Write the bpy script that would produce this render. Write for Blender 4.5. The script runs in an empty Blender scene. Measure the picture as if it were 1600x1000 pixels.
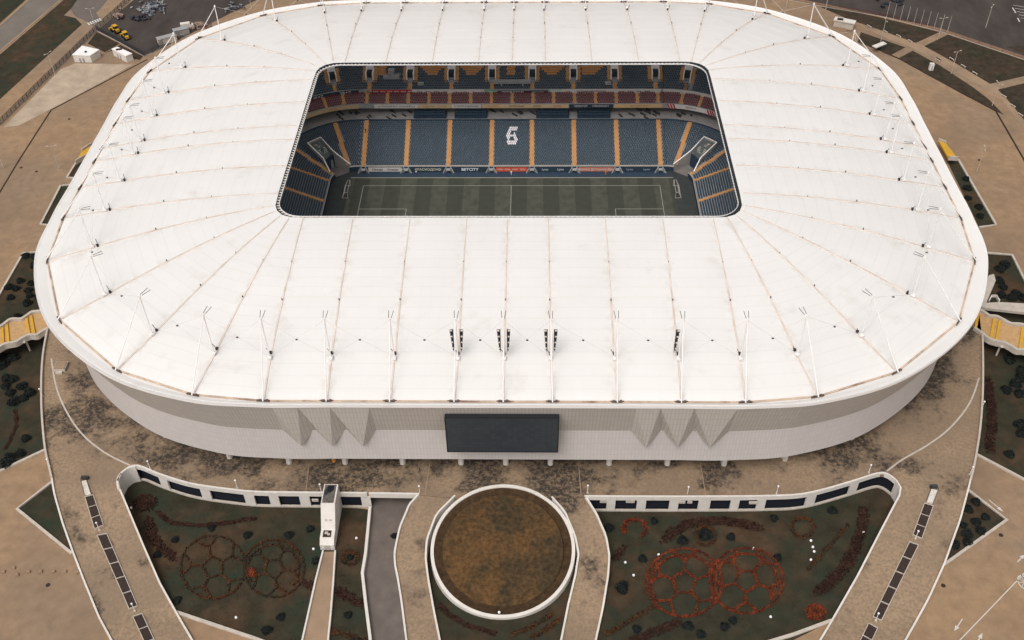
import bpy, math, random
import numpy as np
from mathutils import Vector, Matrix, noise
random.seed(7)
S = bpy.context.scene
COL = S.collection
# ------------------------------------------------------------------ camera
F_PX = 1628.4708610293428
CAM = np.array([6.990280117046474, -270.1405529484324, 214.3452075558547])
M = np.array([[0.9998359770286841, 0.014372628213623739, -0.011020281181969032],
              [0.0015918395123053295, -0.6758580840251358, -0.737030064722491],
              [-0.018041205227583255, 0.7368916323423039, -0.6757701066914923]])   # right, down, forward
cd = bpy.data.cameras.new('camera'); cam = bpy.data.objects.new('camera', cd); COL.objects.link(cam)
cd.sensor_fit = 'HORIZONTAL'; cd.sensor_width = 36; cd.lens = F_PX / 1600 * 36
cd.clip_start = 1; cd.clip_end = 5000
R, D, Fw = M
cam.matrix_world = Matrix(((R[0], -D[0], -Fw[0], CAM[0]), (R[1], -D[1], -Fw[1], CAM[1]), (R[2], -D[2], -Fw[2], CAM[2]), (0, 0, 0, 1)))
S.camera = cam
# ------------------------------------------------------------------ light
SUN_EL, SUN_AZ = 58, 205          # azimuth clockwise from +Y: behind the camera, a little to the left
w = bpy.data.worlds.new('World'); S.world = w; w.use_nodes = True
nt = w.node_tree; nt.nodes.clear()
sky = nt.nodes.new('ShaderNodeTexSky'); sky.sky_type = 'NISHITA'; sky.sun_disc = False
sky.sun_elevation = math.radians(SUN_EL); sky.sun_rotation = math.radians(SUN_AZ)
sky.dust_density = 4.0; sky.air_density = 1.0; sky.ozone_density = 1.0
hs = nt.nodes.new('ShaderNodeHueSaturation'); hs.inputs['Saturation'].default_value = 0.12      # overcast: grey sky
bg = nt.nodes.new('ShaderNodeBackground'); bg.inputs['Strength'].default_value = 0.14
wo = nt.nodes.new('ShaderNodeOutputWorld')
nt.links.new(sky.outputs[0], hs.inputs['Color']); nt.links.new(hs.outputs[0], bg.inputs['Color']); nt.links.new(bg.outputs[0], wo.inputs['Surface'])
sd = bpy.data.lights.new('sun', 'SUN'); sd.energy = 1.5; sd.angle = math.radians(30); sd.color = (1.0, 0.95, 0.88)
sun = bpy.data.objects.new('sun', sd); COL.objects.link(sun)
az, el = math.radians(SUN_AZ), math.radians(SUN_EL)
sdir = Vector((math.sin(az) * math.cos(el), math.cos(az) * math.cos(el), math.sin(el)))
sun.rotation_euler = sdir.to_track_quat('Z', 'Y').to_euler(); sun.location = (0, 0, 300)
vs = S.view_settings; vs.view_transform = 'Standard'; vs.look = 'None'; vs.gamma = 1; vs.exposure = 0.0
vs.use_curve_mapping = False
S.render.resolution_x = 1024; S.render.resolution_y = 640

# ------------------------------------------------------------------ helpers
def ray(u, v): return np.array([(u - 800) / F_PX, (v - 500) / F_PX, 1.0]) @ M
def P(u, v, z=0.0):
    d = ray(u, v); return tuple(CAM + (z - CAM[2]) / d[2] * d)
def PY(u, v, y):
    d = ray(u, v); return tuple(CAM + (y - CAM[1]) / d[1] * d)
def hit(u, v, fz):
    z = 3.0
    for _ in range(60):
        q = P(u, v, z); z = 0.5 * z + 0.5 * fz(q[1])
    q = P(u, v, z); return q
def zramp(y): return 5.5 if y > -104.5 else max(0.25, 5.5 + (y + 104.5) * 5.25 / 34.5)

class MB:
    def __init__(s): s.v = []; s.f = []; s.uv = None
    def add(s, vs, fs):
        o = len(s.v); s.v += [tuple(p) for p in vs]; s.f += [tuple(i + o for i in f) for f in fs]; return s
    def box(s, c, sz, rz=0.0, ax=None):
        hx, hy, hz = sz[0] / 2, sz[1] / 2, sz[2] / 2
        if ax is None:
            cs, sn = math.cos(rz), math.sin(rz); ax = ((cs, sn, 0), (-sn, cs, 0), (0, 0, 1))
        X, Y, Z = [np.array(a, float) for a in ax]; c = np.array(c, float)
        vs = [c + X * hx * i + Y * hy * j + Z * hz * k for k in (-1, 1) for (i, j) in ((-1, -1), (1, -1), (1, 1), (-1, 1))]
        return s.add(vs, [(3, 2, 1, 0), (4, 5, 6, 7), (0, 1, 5, 4), (1, 2, 6, 5), (2, 3, 7, 6), (3, 0, 4, 7)])
    def bar(s, p, q, wd, ht=None, up=(0, 0, 1)):
        p = np.array(p, float); q = np.array(q, float); d = q - p; L = np.linalg.norm(d)
        if L < 1e-6: return s
        d /= L; up = np.array(up, float)
        if abs(d @ up) > .98: up = np.array((0, 1., 0))
        x = np.cross(up, d); x /= np.linalg.norm(x); z = np.cross(d, x)
        return s.box((p + q) / 2, (wd, L, ht or wd), ax=(x, d, z))
    def tube(s, p, q, r, r2=None, n=8):
        p = np.array(p, float); q = np.array(q, float); d = q - p; L = np.linalg.norm(d); d /= L
        up = np.array((0, 0, 1.)) if abs(d[2]) < .95 else np.array((0, 1., 0))
        x = np.cross(up, d); x /= np.linalg.norm(x); y = np.cross(d, x); r2 = r if r2 is None else r2
        a = [2 * math.pi * i / n for i in range(n)]
        vs = [p + r * (math.cos(t) * x + math.sin(t) * y) for t in a] + [q + r2 * (math.cos(t) * x + math.sin(t) * y) for t in a]
        return s.add(vs, [(i, (i + 1) % n, n + (i + 1) % n, n + i) for i in range(n)] + [tuple(range(n))[::-1], tuple(range(n, 2 * n))])
    def poly(s, pts, flip=False):
        # upward-facing polygon
        a = sum(pts[i][0] * pts[(i + 1) % len(pts)][1] - pts[(i + 1) % len(pts)][0] * pts[i][1] for i in range(len(pts)))
        if a < 0: pts = pts[::-1]
        return s.add(pts, [tuple(range(len(pts)))])
    def prism(s, pts, z0, z1):
        a = sum(pts[i][0] * pts[(i + 1) % len(pts)][1] - pts[(i + 1) % len(pts)][0] * pts[i][1] for i in range(len(pts)))
        if a < 0: pts = pts[::-1]
        n = len(pts); vs = [(p[0], p[1], z0) for p in pts] + [(p[0], p[1], z1) for p in pts]
        return s.add(vs, [tuple(range(n))[::-1], tuple(range(n, 2 * n))] + [(i, (i + 1) % n, n + (i + 1) % n, n + i) for i in range(n)])
    def strip(s, A, B, closed=False):
        n = len(A); o = len(s.v); s.v += [tuple(p) for p in A] + [tuple(p) for p in B]
        for i in range(n if closed else n - 1):
            j = (i + 1) % n; s.f.append((o + i, o + j, o + n + j, o + n + i))
        return s
    def wall(s, path, wd, top, bottom=None, depth=None):
        # wall following a 3D path; top = height above path; bottom = absolute z or depth below
        pts = [np.array(p, float) for p in path]; n = len(pts); Ls = []; Rs = []
        for i in range(n):
            t = pts[min(i + 1, n - 1)][:2] - pts[max(i - 1, 0)][:2]; t /= (np.linalg.norm(t) + 1e-9)
            nn = np.array((-t[1], t[0])) * wd / 2
            Ls.append(pts[i][:2] + nn); Rs.append(pts[i][:2] - nn)
        zb = [bottom if bottom is not None else p[2] - depth for p in pts]
        tl = [(a[0], a[1], p[2] + top) for a, p in zip(Ls, pts)]; tr = [(a[0], a[1], p[2] + top) for a, p in zip(Rs, pts)]
        bl = [(a[0], a[1], z) for a, z in zip(Ls, zb)]; br = [(a[0], a[1], z) for a, z in zip(Rs, zb)]
        s.strip(tr, tl); s.strip(tl, bl); s.strip(br, tr)
        s.add([bl[0], br[0], tr[0], tl[0]], [(0, 1, 2, 3)]); s.add([br[-1], bl[-1], tl[-1], tr[-1]], [(0, 1, 2, 3)])
        return s
    def build(s, name, mat, parent=None, smooth=False, uv=None):
        me = bpy.data.meshes.new(name); me.from_pydata([tuple(map(float, p)) for p in s.v], [], s.f)
        me.validate(); me.update()
        if mat is not None: me.materials.append(mat)
        if smooth: me.polygons.foreach_set('use_smooth', [True] * len(me.polygons))
        if uv:
            l = me.uv_layers.new(name='UVMap')
            for lp in me.loops: l.data[lp.index].uv = uv(lp.vertex_index)
        o = bpy.data.objects.new(name, me); COL.objects.link(o)
        if parent is not None: o.parent = parent
        return o
def empty(name, loc=(0, 0, 0)):
    o = bpy.data.objects.new(name, None); o.location = loc; o.empty_display_size = 1; COL.objects.link(o); return o
def tag(o, label, cat=None, group=None):
    o['label'] = label
    if cat: o['category'] = cat
    if group: o['group'] = group
    return o
def struct(o): o['kind'] = 'structure'; return o
def stuff(o): o['kind'] = 'stuff'; return o
def copytree(o, loc=None, rz=None, parent=None):
    c = o.copy(); COL.objects.link(c); c.parent = parent
    if loc is not None: c.location = loc
    if rz is not None: c.rotation_euler = (0, 0, rz)
    for ch in list(o.children): copytree(ch, parent=c)
    return c
def catmull(pts, n, closed=True):
    pts = [np.array(p, float) for p in pts]; N = len(pts); out = []
    for i in range(N if closed else N - 1):
        g = lambda k: pts[k % N] if closed else pts[min(max(k, 0), N - 1)]
        a, b, c, d = g(i - 1), g(i), g(i + 1), g(i + 2)
        for j in range(n):
            t = j / n
            out.append(.5 * (2 * b + (c - a) * t + (2 * a - 5 * b + 4 * c - d) * t * t + (3 * b - a - 3 * c + d) * t ** 3))
    if not closed: out.append(pts[-1])
    return out
def resample(path, n):
    p = np.array(path, float); s = np.r_[0, np.cumsum(np.linalg.norm(np.diff(p, axis=0), axis=1))]
    q = np.linspace(0, s[-1], n); return [tuple(np.interp(q, s, p[:, k]) for k in range(3)) for q in q]

# ------------------------------------------------------------------ materials
def mat(name, base, rough=.8, spec=.3, var=0.0, scale=1.0, dark=None, dscale=.2, dlo=.5, dhi=.65, dfine=0.0, bump=0.0, bscale=8.0, stretch=None, metal=0.0, second=None, sscale=.05, slo=.45, shi=.6):
    m = bpy.data.materials.new(name); m.use_nodes = True; t = m.node_tree; N = t.nodes; L = t.links
    b = N['Principled BSDF']; b.inputs['Roughness'].default_value = rough; b.inputs['Specular IOR Level'].default_value = spec; b.inputs['Metallic'].default_value = metal
    tc = N.new('ShaderNodeTexCoord'); co = tc.outputs['Object']
    if stretch:
        mp = N.new('ShaderNodeMapping'); mp.inputs['Scale'].default_value = stretch; L.new(co, mp.inputs['Vector']); co = mp.outputs[0]
    def nz(sc, det=6.0, rgh=.6):
        n = N.new('ShaderNodeTexNoise'); n.inputs['Scale'].default_value = sc; n.inputs['Detail'].default_value = det; n.inputs['Roughness'].default_value = rgh
        L.new(co, n.inputs['Vector']); return n.outputs['Fac']
    def ramp(x, lo, hi):
        r = N.new('ShaderNodeMapRange'); r.inputs['From Min'].default_value = lo; r.inputs['From Max'].default_value = hi; L.new(x, r.inputs['Value']); return r.outputs[0]
    def mix(fac, a, bcol):
        x = N.new('ShaderNodeMix'); x.data_type = 'RGBA'
        if isinstance(fac, float): x.inputs[0].default_value = fac
        else: L.new(fac, x.inputs[0])
        for inp, val in ((x.inputs[6], a), (x.inputs[7], bcol)):
            if isinstance(val, tuple): inp.default_value = (*val[:3], 1)
            else: L.new(val, inp)
        return x.outputs[2]
    c = tuple(base)
    if second: c = mix(ramp(nz(sscale), slo, shi), c, tuple(second))
    if var > 0:
        lo = tuple(x * (1 - var) for x in base); f = nz(scale)
        k = N.new('ShaderNodeMix'); k.data_type = 'RGBA'; k.blend_type = 'MULTIPLY'; k.inputs[0].default_value = 1.0
        r = N.new('ShaderNodeMapRange'); r.inputs['From Min'].default_value = .3; r.inputs['From Max'].default_value = .7; r.inputs['To Min'].default_value = 1 - var; r.inputs['To Max'].default_value = 1 + var * .6
        L.new(f, r.inputs['Value'])
        if isinstance(c, tuple): k.inputs[6].default_value = (*c, 1)
        else: L.new(c, k.inputs[6])
        L.new(r.outputs[0], k.inputs[7]); c = k.outputs[2]
    if dark:
        f = ramp(nz(dscale), dlo, dhi)
        if dfine > 0:
            g = ramp(nz(dfine, 3.0, .7), .42, .58); mm = N.new('ShaderNodeMath'); mm.operation = 'MULTIPLY'; L.new(f, mm.inputs[0]); L.new(g, mm.inputs[1]); f = mm.outputs[0]
        c = mix(f, c, tuple(dark))
    if isinstance(c, tuple): b.inputs['Base Color'].default_value = (*c, 1)
    else: L.new(c, b.inputs['Base Color'])
    if bump > 0:
        bp = N.new('ShaderNodeBump'); bp.inputs['Strength'].default_value = bump; bp.inputs['Distance'].default_value = .1; L.new(nz(bscale), bp.inputs['Height']); L.new(bp.outputs[0], b.inputs['Normal'])
    return m
def panel_mat(name, base, line, bw, rh, mortar=.06, var=.06, rough=.5, spec=.3):
    m = bpy.data.materials.new(name); m.use_nodes = True; t = m.node_tree; N = t.nodes; L = t.links; b = N['Principled BSDF']
    b.inputs['Roughness'].default_value = rough; b.inputs['Specular IOR Level'].default_value = spec
    uv = N.new('ShaderNodeUVMap'); br = N.new('ShaderNodeTexBrick'); br.offset = 0
    br.inputs['Scale'].default_value = 1; br.inputs['Brick Width'].default_value = bw; br.inputs['Row Height'].default_value = rh; br.inputs['Mortar Size'].default_value = mortar; br.inputs['Mortar Smooth'].default_value = .1
    br.inputs['Color1'].default_value = (*[x * (1 - var) for x in base], 1); br.inputs['Color2'].default_value = (*[min(1, x * (1 + var)) for x in base], 1); br.inputs['Mortar'].default_value = (*line, 1)
    L.new(uv.outputs[0], br.inputs['Vector']); L.new(br.outputs['Color'], b.inputs['Base Color']); return m
TAN = (.315, .205, .122)
m_ground = mat('tan_paving', TAN, .9, .2, var=.2, scale=.3, dark=(.21, .142, .093), dscale=.035, dlo=.45, dhi=.75, second=(.265, .185, .125), sscale=.012)
def deck_mat():
    m = bpy.data.materials.new('deck_paving'); m.use_nodes = True; t = m.node_tree; N = t.nodes; L = t.links; b = N['Principled BSDF']; b.inputs['Roughness'].default_value = .9; b.inputs['Specular IOR Level'].default_value = .2
    co = N.new('ShaderNodeTexCoord').outputs['Object']
    def nz(sc, det=6.0, rg=.6):
        n = N.new('ShaderNodeTexNoise'); n.inputs['Scale'].default_value = sc; n.inputs['Detail'].default_value = det; n.inputs['Roughness'].default_value = rg; L.new(co, n.inputs['Vector']); return n.outputs['Fac']
    def mr(x, a, c, lo=0., hi=1.):
        k = N.new('ShaderNodeMapRange'); k.interpolation_type = 'SMOOTHSTEP'
        for nm, v in (('From Min', a), ('From Max', c), ('To Min', lo), ('To Max', hi)): k.inputs[nm].default_value = v
        L.new(x, k.inputs['Value']); return k.outputs[0]
    def ma(op, x, y):
        k = N.new('ShaderNodeMath'); k.operation = op
        for i, v in enumerate((x, y)):
            if isinstance(v, float): k.inputs[i].default_value = v
            else: L.new(v, k.inputs[i])
        return k.outputs[0]
    def mx(f, a, c):
        k = N.new('ShaderNodeMix'); k.data_type = 'RGBA'; L.new(f, k.inputs[0])
        for i, v in ((6, a), (7, c)):
            if isinstance(v, tuple): k.inputs[i].default_value = (*v, 1)
            else: L.new(v, k.inputs[i])
        return k.outputs[2]
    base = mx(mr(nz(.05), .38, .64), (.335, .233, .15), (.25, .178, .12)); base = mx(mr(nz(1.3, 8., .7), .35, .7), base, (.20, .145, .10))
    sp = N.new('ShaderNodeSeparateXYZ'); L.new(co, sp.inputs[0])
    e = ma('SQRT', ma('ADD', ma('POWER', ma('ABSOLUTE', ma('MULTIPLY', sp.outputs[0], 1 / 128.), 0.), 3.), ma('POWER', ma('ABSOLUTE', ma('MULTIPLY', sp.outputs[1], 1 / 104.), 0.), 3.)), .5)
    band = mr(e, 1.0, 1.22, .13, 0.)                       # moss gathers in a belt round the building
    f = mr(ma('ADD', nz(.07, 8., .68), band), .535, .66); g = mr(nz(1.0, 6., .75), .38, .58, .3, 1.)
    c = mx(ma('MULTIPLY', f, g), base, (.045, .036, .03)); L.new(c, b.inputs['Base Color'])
    return m
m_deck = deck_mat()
m_path = mat('path_paving', (.32, .22, .145), .9, .2, var=.15, scale=.2, dark=(.2, .14, .1), dscale=.1, dlo=.52, dhi=.7)
m_lawn = mat('dry_lawn', (.041, .036, .023), .95, .1, var=.35, scale=.25, second=(.078, .047, .028), sscale=.055, slo=.45, shi=.68, dark=(.029, .036, .024), dscale=.12, dlo=.48, dhi=.66)
m_lawn_b = mat('brown_lawn', (.06, .04, .028), .95, .1, var=.4, scale=.35, second=(.04, .036, .024), sscale=.09, slo=.4, shi=.62)
m_lawn_c = mat('circle_lawn', (.118, .064, .027), .95, .1, var=.5, scale=1.1, second=(.062, .042, .023), sscale=.12, slo=.40, shi=.64, dark=(.03, .028, .018), dscale=.3, dlo=.56, dhi=.72)
m_dirt = mat('dirt_yard', (.068, .056, .050), .95, .1, var=.3, scale=.12, dark=(.05, .042, .038), dscale=.07, dlo=.55, dhi=.72, stretch=(1, .45, 1))
m_road = mat('asphalt', (.145, .12, .105), .9, .2, var=.18, scale=.3)
m_road_far = mat('asphalt_grey', (.17, .145, .125), .9, .2, var=.18, scale=.1)
m_wht = mat('white_concrete', (.66, .61, .56), .75, .3, var=.1, scale=.5, dark=(.42, .37, .32), dscale=.7, dlo=.6, dhi=.85)
m_kerb = mat('kerb_stone', (.5, .44, .38), .85, .2, var=.15, scale=.6)
m_steel = mat('white_steel', (.84, .81, .79), .45, .4, var=.05, scale=.3)
m_mem = mat('roof_membrane', (.91, .875, .85), .55, .25, var=.035, scale=.05, dark=(.73, .67, .63), dscale=.12, dlo=.6, dhi=.85)
def seam_mat(m):
    t = m.node_tree; N = t.nodes; L = t.links; b = N['Principled BSDF']; src = b.inputs['Base Color'].links[0].from_socket
    uv = N.new('ShaderNodeUVMap'); br = N.new('ShaderNodeTexBrick'); br.offset = 0; br.inputs['Scale'].default_value = 1; br.inputs['Brick Width'].default_value = 1 / 6; br.inputs['Row Height'].default_value = 1 / 18; br.inputs['Mortar Size'].default_value = .0035; br.inputs['Mortar Smooth'].default_value = .3
    br.inputs['Color1'].default_value = (1, 1, 1, 1); br.inputs['Color2'].default_value = (.992, .99, .988, 1); br.inputs['Mortar'].default_value = (.96, .95, .943, 1); L.new(uv.outputs[0], br.inputs['Vector'])
    x = N.new('ShaderNodeMix'); x.data_type = 'RGBA'; x.blend_type = 'MULTIPLY'; x.inputs[0].default_value = 1; L.new(src, x.inputs[6]); L.new(br.outputs['Color'], x.inputs[7])
    # grime washed down beside the ridges
    sp = N.new('ShaderNodeSeparateXYZ'); L.new(uv.outputs[0], sp.inputs[0]); d = N.new('ShaderNodeMath'); d.operation = 'PINGPONG'; d.inputs[1].default_value = .5; L.new(sp.outputs[0], d.inputs[0])
    mr = N.new('ShaderNodeMapRange'); mr.inputs['From Min'].default_value = 0; mr.inputs['From Max'].default_value = .16; mr.inputs['To Min'].default_value = .8; mr.inputs['To Max'].default_value = 0; L.new(d.outputs[0], mr.inputs['Value'])
    nz = N.new('ShaderNodeTexNoise'); nz.inputs['Scale'].default_value = .5; nz.inputs['Detail'].default_value = 6; L.new(N.new('ShaderNodeTexCoord').outputs['Object'], nz.inputs['Vector'])
    m2 = N.new('ShaderNodeMapRange'); m2.inputs['From Min'].default_value = .45; m2.inputs['From Max'].default_value = .8; L.new(nz.outputs['Fac'], m2.inputs['Value'])
    mu = N.new('ShaderNodeMath'); mu.operation = 'MULTIPLY'; L.new(mr.outputs[0], mu.inputs[0]); L.new(m2.outputs[0], mu.inputs[1])
    y = N.new('ShaderNodeMix'); y.data_type = 'RGBA'; L.new(mu.outputs[0], y.inputs[0]); L.new(x.outputs[2], y.inputs[6]); y.inputs[7].default_value = (.66, .58, .52, 1); L.new(y.outputs[2], b.inputs['Base Color'])
m_panel = mat('roof_fabric', (.93, .9, .875), .55, .25, var=.035, scale=.05, dark=(.76, .70, .66), dscale=.12, dlo=.6, dhi=.85); seam_mat(m_panel)
m_ridge = mat('ridge_stain', (.70, .61, .55), .7, .2, var=.2, scale=.25, dark=(.56, .42, .32), dscale=.3, dlo=.5, dhi=.75)
m_rust = mat('rust_gutter', (.60, .46, .35), .8, .2, var=.3, scale=.3, dark=(.24, .14, .09), dscale=.2, dlo=.52, dhi=.68)
m_rustd = mat('rusty_joint', (.13, .085, .065), .8, .2, var=.4, scale=1.5)
m_black = mat('black_metal', (.015, .016, .02), .5, .4)
m_cable = mat('cable', (.66, .62, .6), .5, .4)
m_fac = panel_mat('facade_panels', (.585, .545, .525), (.47, .435, .415), .85, 2.1, .04, var=.025)
m_over = panel_mat('overhang_panels', (.535, .495, .455), (.37, .34, .31), .85, 2.6, .05, var=.03)
m_glass = panel_mat('base_glazing', (.03, .035, .04), (.5, .48, .45), 1.6, 2.4, .16, rough=.2, spec=.5)
m_screen = mat('screen', (.035, .044, .052), .35, .5, var=.1, scale=.4)
m_conc = mat('stand_concrete', (.31, .31, .315), .9, .2, var=.15, scale=.4)
m_concd = mat('concourse_floor', (.33, .31, .30), .9, .2, var=.2, scale=.3)
m_step = mat('orange_steps', (.56, .30, .125), .8, .2, var=.15, scale=1.0)
m_navy = mat('navy_seat', (.022, .055, .088), .45, .4, var=.3, scale=2.0)
m_red = mat('maroon_seat', (.17, .028, .035), .5, .4, var=.35, scale=2.0)
m_org = mat('orange_seat', (.65, .27, .06), .5, .4)
m_wseat = mat('white_seat', (.85, .82, .84), .5, .4)
m_pline = mat('pitch_paint', (.36, .37, .33), .8, .2)
m_line = mat('white_paint', (.56, .53, .49), .8, .2)
m_dark = mat('dark_opening', (.010, .013, .020), .8, .2)
m_blue = mat('blue_mat', (.03, .05, .08), .8, .2, var=.2, scale=.5)
m_apron = mat('apron', (.045, .05, .05), .9, .2, var=.2, scale=.4)
m_shrub = mat('shrub_leaves', (.015, .019, .017), .8, .2, var=.4, scale=1.2)
m_flower = mat('red_flowers', (.24, .05, .02), .85, .15, var=.5, scale=.5, dark=(.10, .035, .022), dscale=.3, dlo=.42, dhi=.62)
m_flower2 = mat('faded_flowers', (.125, .052, .023), .85, .15, var=.5, scale=.5, dark=(.045, .035, .024), dscale=.25, dlo=.42, dhi=.6)
m_hedge = mat('maroon_hedge', (.062, .03, .022), .85, .15, var=.5, scale=.6)
m_yellow = mat('yellow_paint', (.60, .33, .03), .6, .3, var=.15, scale=.5)
m_plank = mat('bridge_deck', (.50, .31, .15), .85, .2, var=.2, scale=1.0)
m_brown = mat('brown_planter', (.045, .031, .026), .9, .15, var=.3, scale=2.0)
m_fence = mat('fence_bars', (.05, .055, .065), .6, .3)
m_maroon = mat('maroon_paint', (.12, .03, .03), .6, .3)
m_tyre = mat('tyre', (.02, .02, .02), .9, .1)
m_skin = mat('skin', (.4, .25, .18), .6, .3)
m_gl = mat('dark_glass', (.02, .03, .04), .15, .6)

def pitch_mat():
    m = bpy.data.materials.new('mown_pitch'); m.use_nodes = True; t = m.node_tree; N = t.nodes; L = t.links; b = N['Principled BSDF']
    b.inputs['Roughness'].default_value = .95; b.inputs['Specular IOR Level'].default_value = .1
    tc = N.new('ShaderNodeTexCoord'); sp = N.new('ShaderNodeSeparateXYZ'); L.new(tc.outputs['Object'], sp.inputs[0])
    a = N.new('ShaderNodeMath'); a.operation = 'MULTIPLY_ADD'; a.inputs[1].default_value = 1 / 11.2; a.inputs[2].default_value = 10.0; L.new(sp.outputs[0], a.inputs[0])
    fr = N.new('ShaderNodeMath'); fr.operation = 'FRACT'; L.new(a.outputs[0], fr.inputs[0])
    gt = N.new('ShaderNodeMapRange'); gt.inputs['From Min'].default_value = .485; gt.inputs['From Max'].default_value = .515; L.new(fr.outputs[0], gt.inputs[0])
    nz = N.new('ShaderNodeTexNoise'); nz.inputs['Scale'].default_value = .35; nz.inputs['Detail'].default_value = 8; L.new(tc.outputs['Object'], nz.inputs['Vector'])
    mx = N.new('ShaderNodeMix'); mx.data_type = 'RGBA'; mx.inputs[6].default_value = (.058, .062, .05, 1); mx.inputs[7].default_value = (.084, .087, .07, 1); L.new(gt.outputs[0], mx.inputs[0])
    m2 = N.new('ShaderNodeMix'); m2.data_type = 'RGBA'; m2.inputs[7].default_value = (.05, .05, .04, 1); L.new(mx.outputs[2], m2.inputs[6])
    r = N.new('ShaderNodeMapRange'); r.inputs['From Min'].default_value = .4; r.inputs['From Max'].default_value = .75; r.inputs['To Max'].default_value = .8; L.new(nz.outputs[0], r.inputs[0]); L.new(r.outputs[0], m2.inputs[0])
    L.new(m2.outputs[2], b.inputs['Base Color']); return m
m_pitch = pitch_mat()
def make_translucent(m, k):
    t = m.node_tree; b = t.nodes['Principled BSDF']; o = t.nodes['Material Output']; tr = t.nodes.new('ShaderNodeBsdfTranslucent'); tr.inputs['Color'].default_value = (.9, .88, .85, 1)
    mx = t.nodes.new('ShaderNodeMixShader'); mx.inputs[0].default_value = k; t.links.new(b.outputs[0], mx.inputs[1]); t.links.new(tr.outputs[0], mx.inputs[2]); t.links.new(mx.outputs[0], o.inputs['Surface'])
make_translucent(m_mem, .20); make_translucent(m_panel, .23)      # coated fabric lets daylight through to the stands


# ------------------------------------------------------------------ the setting: ground, roads, lawns
# one sheet to the horizon, cut out round the stadium's own floor is not needed: the bowl floor lies 12 mm above it
struct(MB().poly([(-2500, -600, -.02), (2500, -600, -.02), (2500, 3500, -.02), (-2500, 3500, -.02)]).build('ground', m_ground))
def sheet(name, pix, z, m, kind=True):
    o = MB().poly([P(u, v, z) for u, v in pix]).build(name, m)
    if kind: struct(o)
    return o
def kerb(name_parent, pix, z=0.0, wd=.45, h=.3, m=None):
    return MB().wall([P(u, v, z) for u, v in pix], wd, h, bottom=-.1)
# upper left: road, verge, footway, yards
def ext(a, b, k):   # extend from a through b by factor k
    return (a[0] + (b[0] - a[0]) * k, a[1] + (b[1] - a[1]) * k)
sheet('verge', [(-300, 205), (-300, -120), (60, -120), (40, 0), (0, 36)], .0, m_lawn)
sheet('road', [(-250, 262), (0, 80), (95, 0), (190, -85), (150, -120), (45, 0), (0, 40), (-250, 210)], .008, m_road_far)
sheet('road_verge', [(-250, 340), (0, 155), (128, 38), (118, 28), (100, 24), (125, 0), (190, -60), (175, -85), (98, 1), (0, 85), (-250, 272)], .004, m_lawn)
sheet('side_road', [(136, 34), (117, 25), (110, 15), (122, -2), (200, -85), (235, -85), (160, 10), (150, 20), (158, 32), (148, 42)], .006, m_road)
sheet('dirt_yard', [(153, 47), (226, 88), (260, 72), (420, -10), (640, -110), (330, -110), (212, -3)], .002, m_dirt)
sheet('fenced_lawn', [(137, 68), (151, 50), (187, 68), (164, 82)], .004, m_lawn_b)
sheet('container_yard_lawn', [(164, 83), (188, 70), (224, 88), (218, 94), (206, 90), (178, 78)], .003, m_lawn_b)
# road edge lines and crossing
for pix in ([(0, 80), (95, 0)], [(0, 40), (45, 0)]):
    o = MB().wall([P(*ext(pix[0], pix[1], k), .0) for k in (-1.5, 0, 1, 2)], .9, .12, bottom=-.05).build('road_kerb', m_path); struct(o)
for i in range(6):
    u = 137 + i * 3.6; v = 35.5 - i * 1.35
    a = P(u, v, .014); b = P(u + 3.2, v + 3.4, .014)
    d = np.array(b) - np.array(a); n = np.array((-d[1], d[0], 0)); n = n / np.linalg.norm(n) * .35
    struct(MB().poly([tuple(np.array(a) + n), tuple(np.array(b) + n), tuple(np.array(b) - n), tuple(np.array(a) - n)]).build('crossing_stripe', m_line))
# upper right: lot, lawns, paths
sheet('lot', [(1230, -6), (1470, 44), (1602, 88), (1800, 160), (1900, -200), (1200, -200)], .002, m_dirt)
LAWN_R = [[(1280, 10), (1330, 17), (1400, 33), (1468, 50), (1431, 67), (1370, 45), (1325, 30)],
          [(1345, 50), (1415, 74), (1392, 86), (1340, 66)],
          [(1426, 79), (1404, 91), (1450, 117), (1500, 145), (1556, 174), (1569, 180), (1545, 155), (1520, 136), (1470, 103)],
          [(1481, 54), (1444, 72), (1495, 100), (1547, 131), (1600, 119), (1640, 110), (1640, 106), (1600, 94)],
          [(1559, 140), (1600, 130), (1640, 121), (1640, 225), (1600, 187), (1578, 160)],
          [(1572, 73), (1600, 72), (1700, 70), (1700, 112), (1600, 84)]]
for p in LAWN_R: sheet('lawn', p, .006, m_lawn_b)
sheet('path', [(1300, 20), (1390, 62), (1420, 72), (1560, 148), (1600, 200), (1680, 280), (1690, 260), (1600, 175), (1555, 132), (1440, 70), (1340, 30)], .003, m_path)
struct(MB().wall([P(u, v) for u, v in ((1378, 81), (1405, 92), (1450, 117), (1500, 144), (1556, 174), (1600, 250), (1640, 330))], .5, .25, bottom=-.1).build('drain_channel', m_brown))
struct(MB().wall([P(u, v) for u, v in ((230, 93), (160, 130), (80, 172), (30, 250), (-30, 350))], .5, .1, bottom=-.1).build('drain_channel', m_brown))
sheet('light_paving', [(5, 199), (95, 108), (118, 99), (178, 100), (207, 101), (150, 133), (82, 169), (30, 196)], .003, mat('pale_paving', (.43, .335, .25), .9, .2, var=.25, scale=.15))
# parking bay marks and lane line far right
for i in range(5):
    struct(MB().wall([P(1583 + i * 3, 8 + i * 5, 0), P(1602 + i * 3, 11 + i * 5, 0)], .25, .012, bottom=-.01).build('bay_line', m_line))
for a, b in (((1582, 12), (1587, 20)), ((1590, 28), (1593, 34))):
    struct(MB().wall([P(*a), P(*b)], .5, .012, bottom=-.01).build('lane_dash', m_line))
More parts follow.
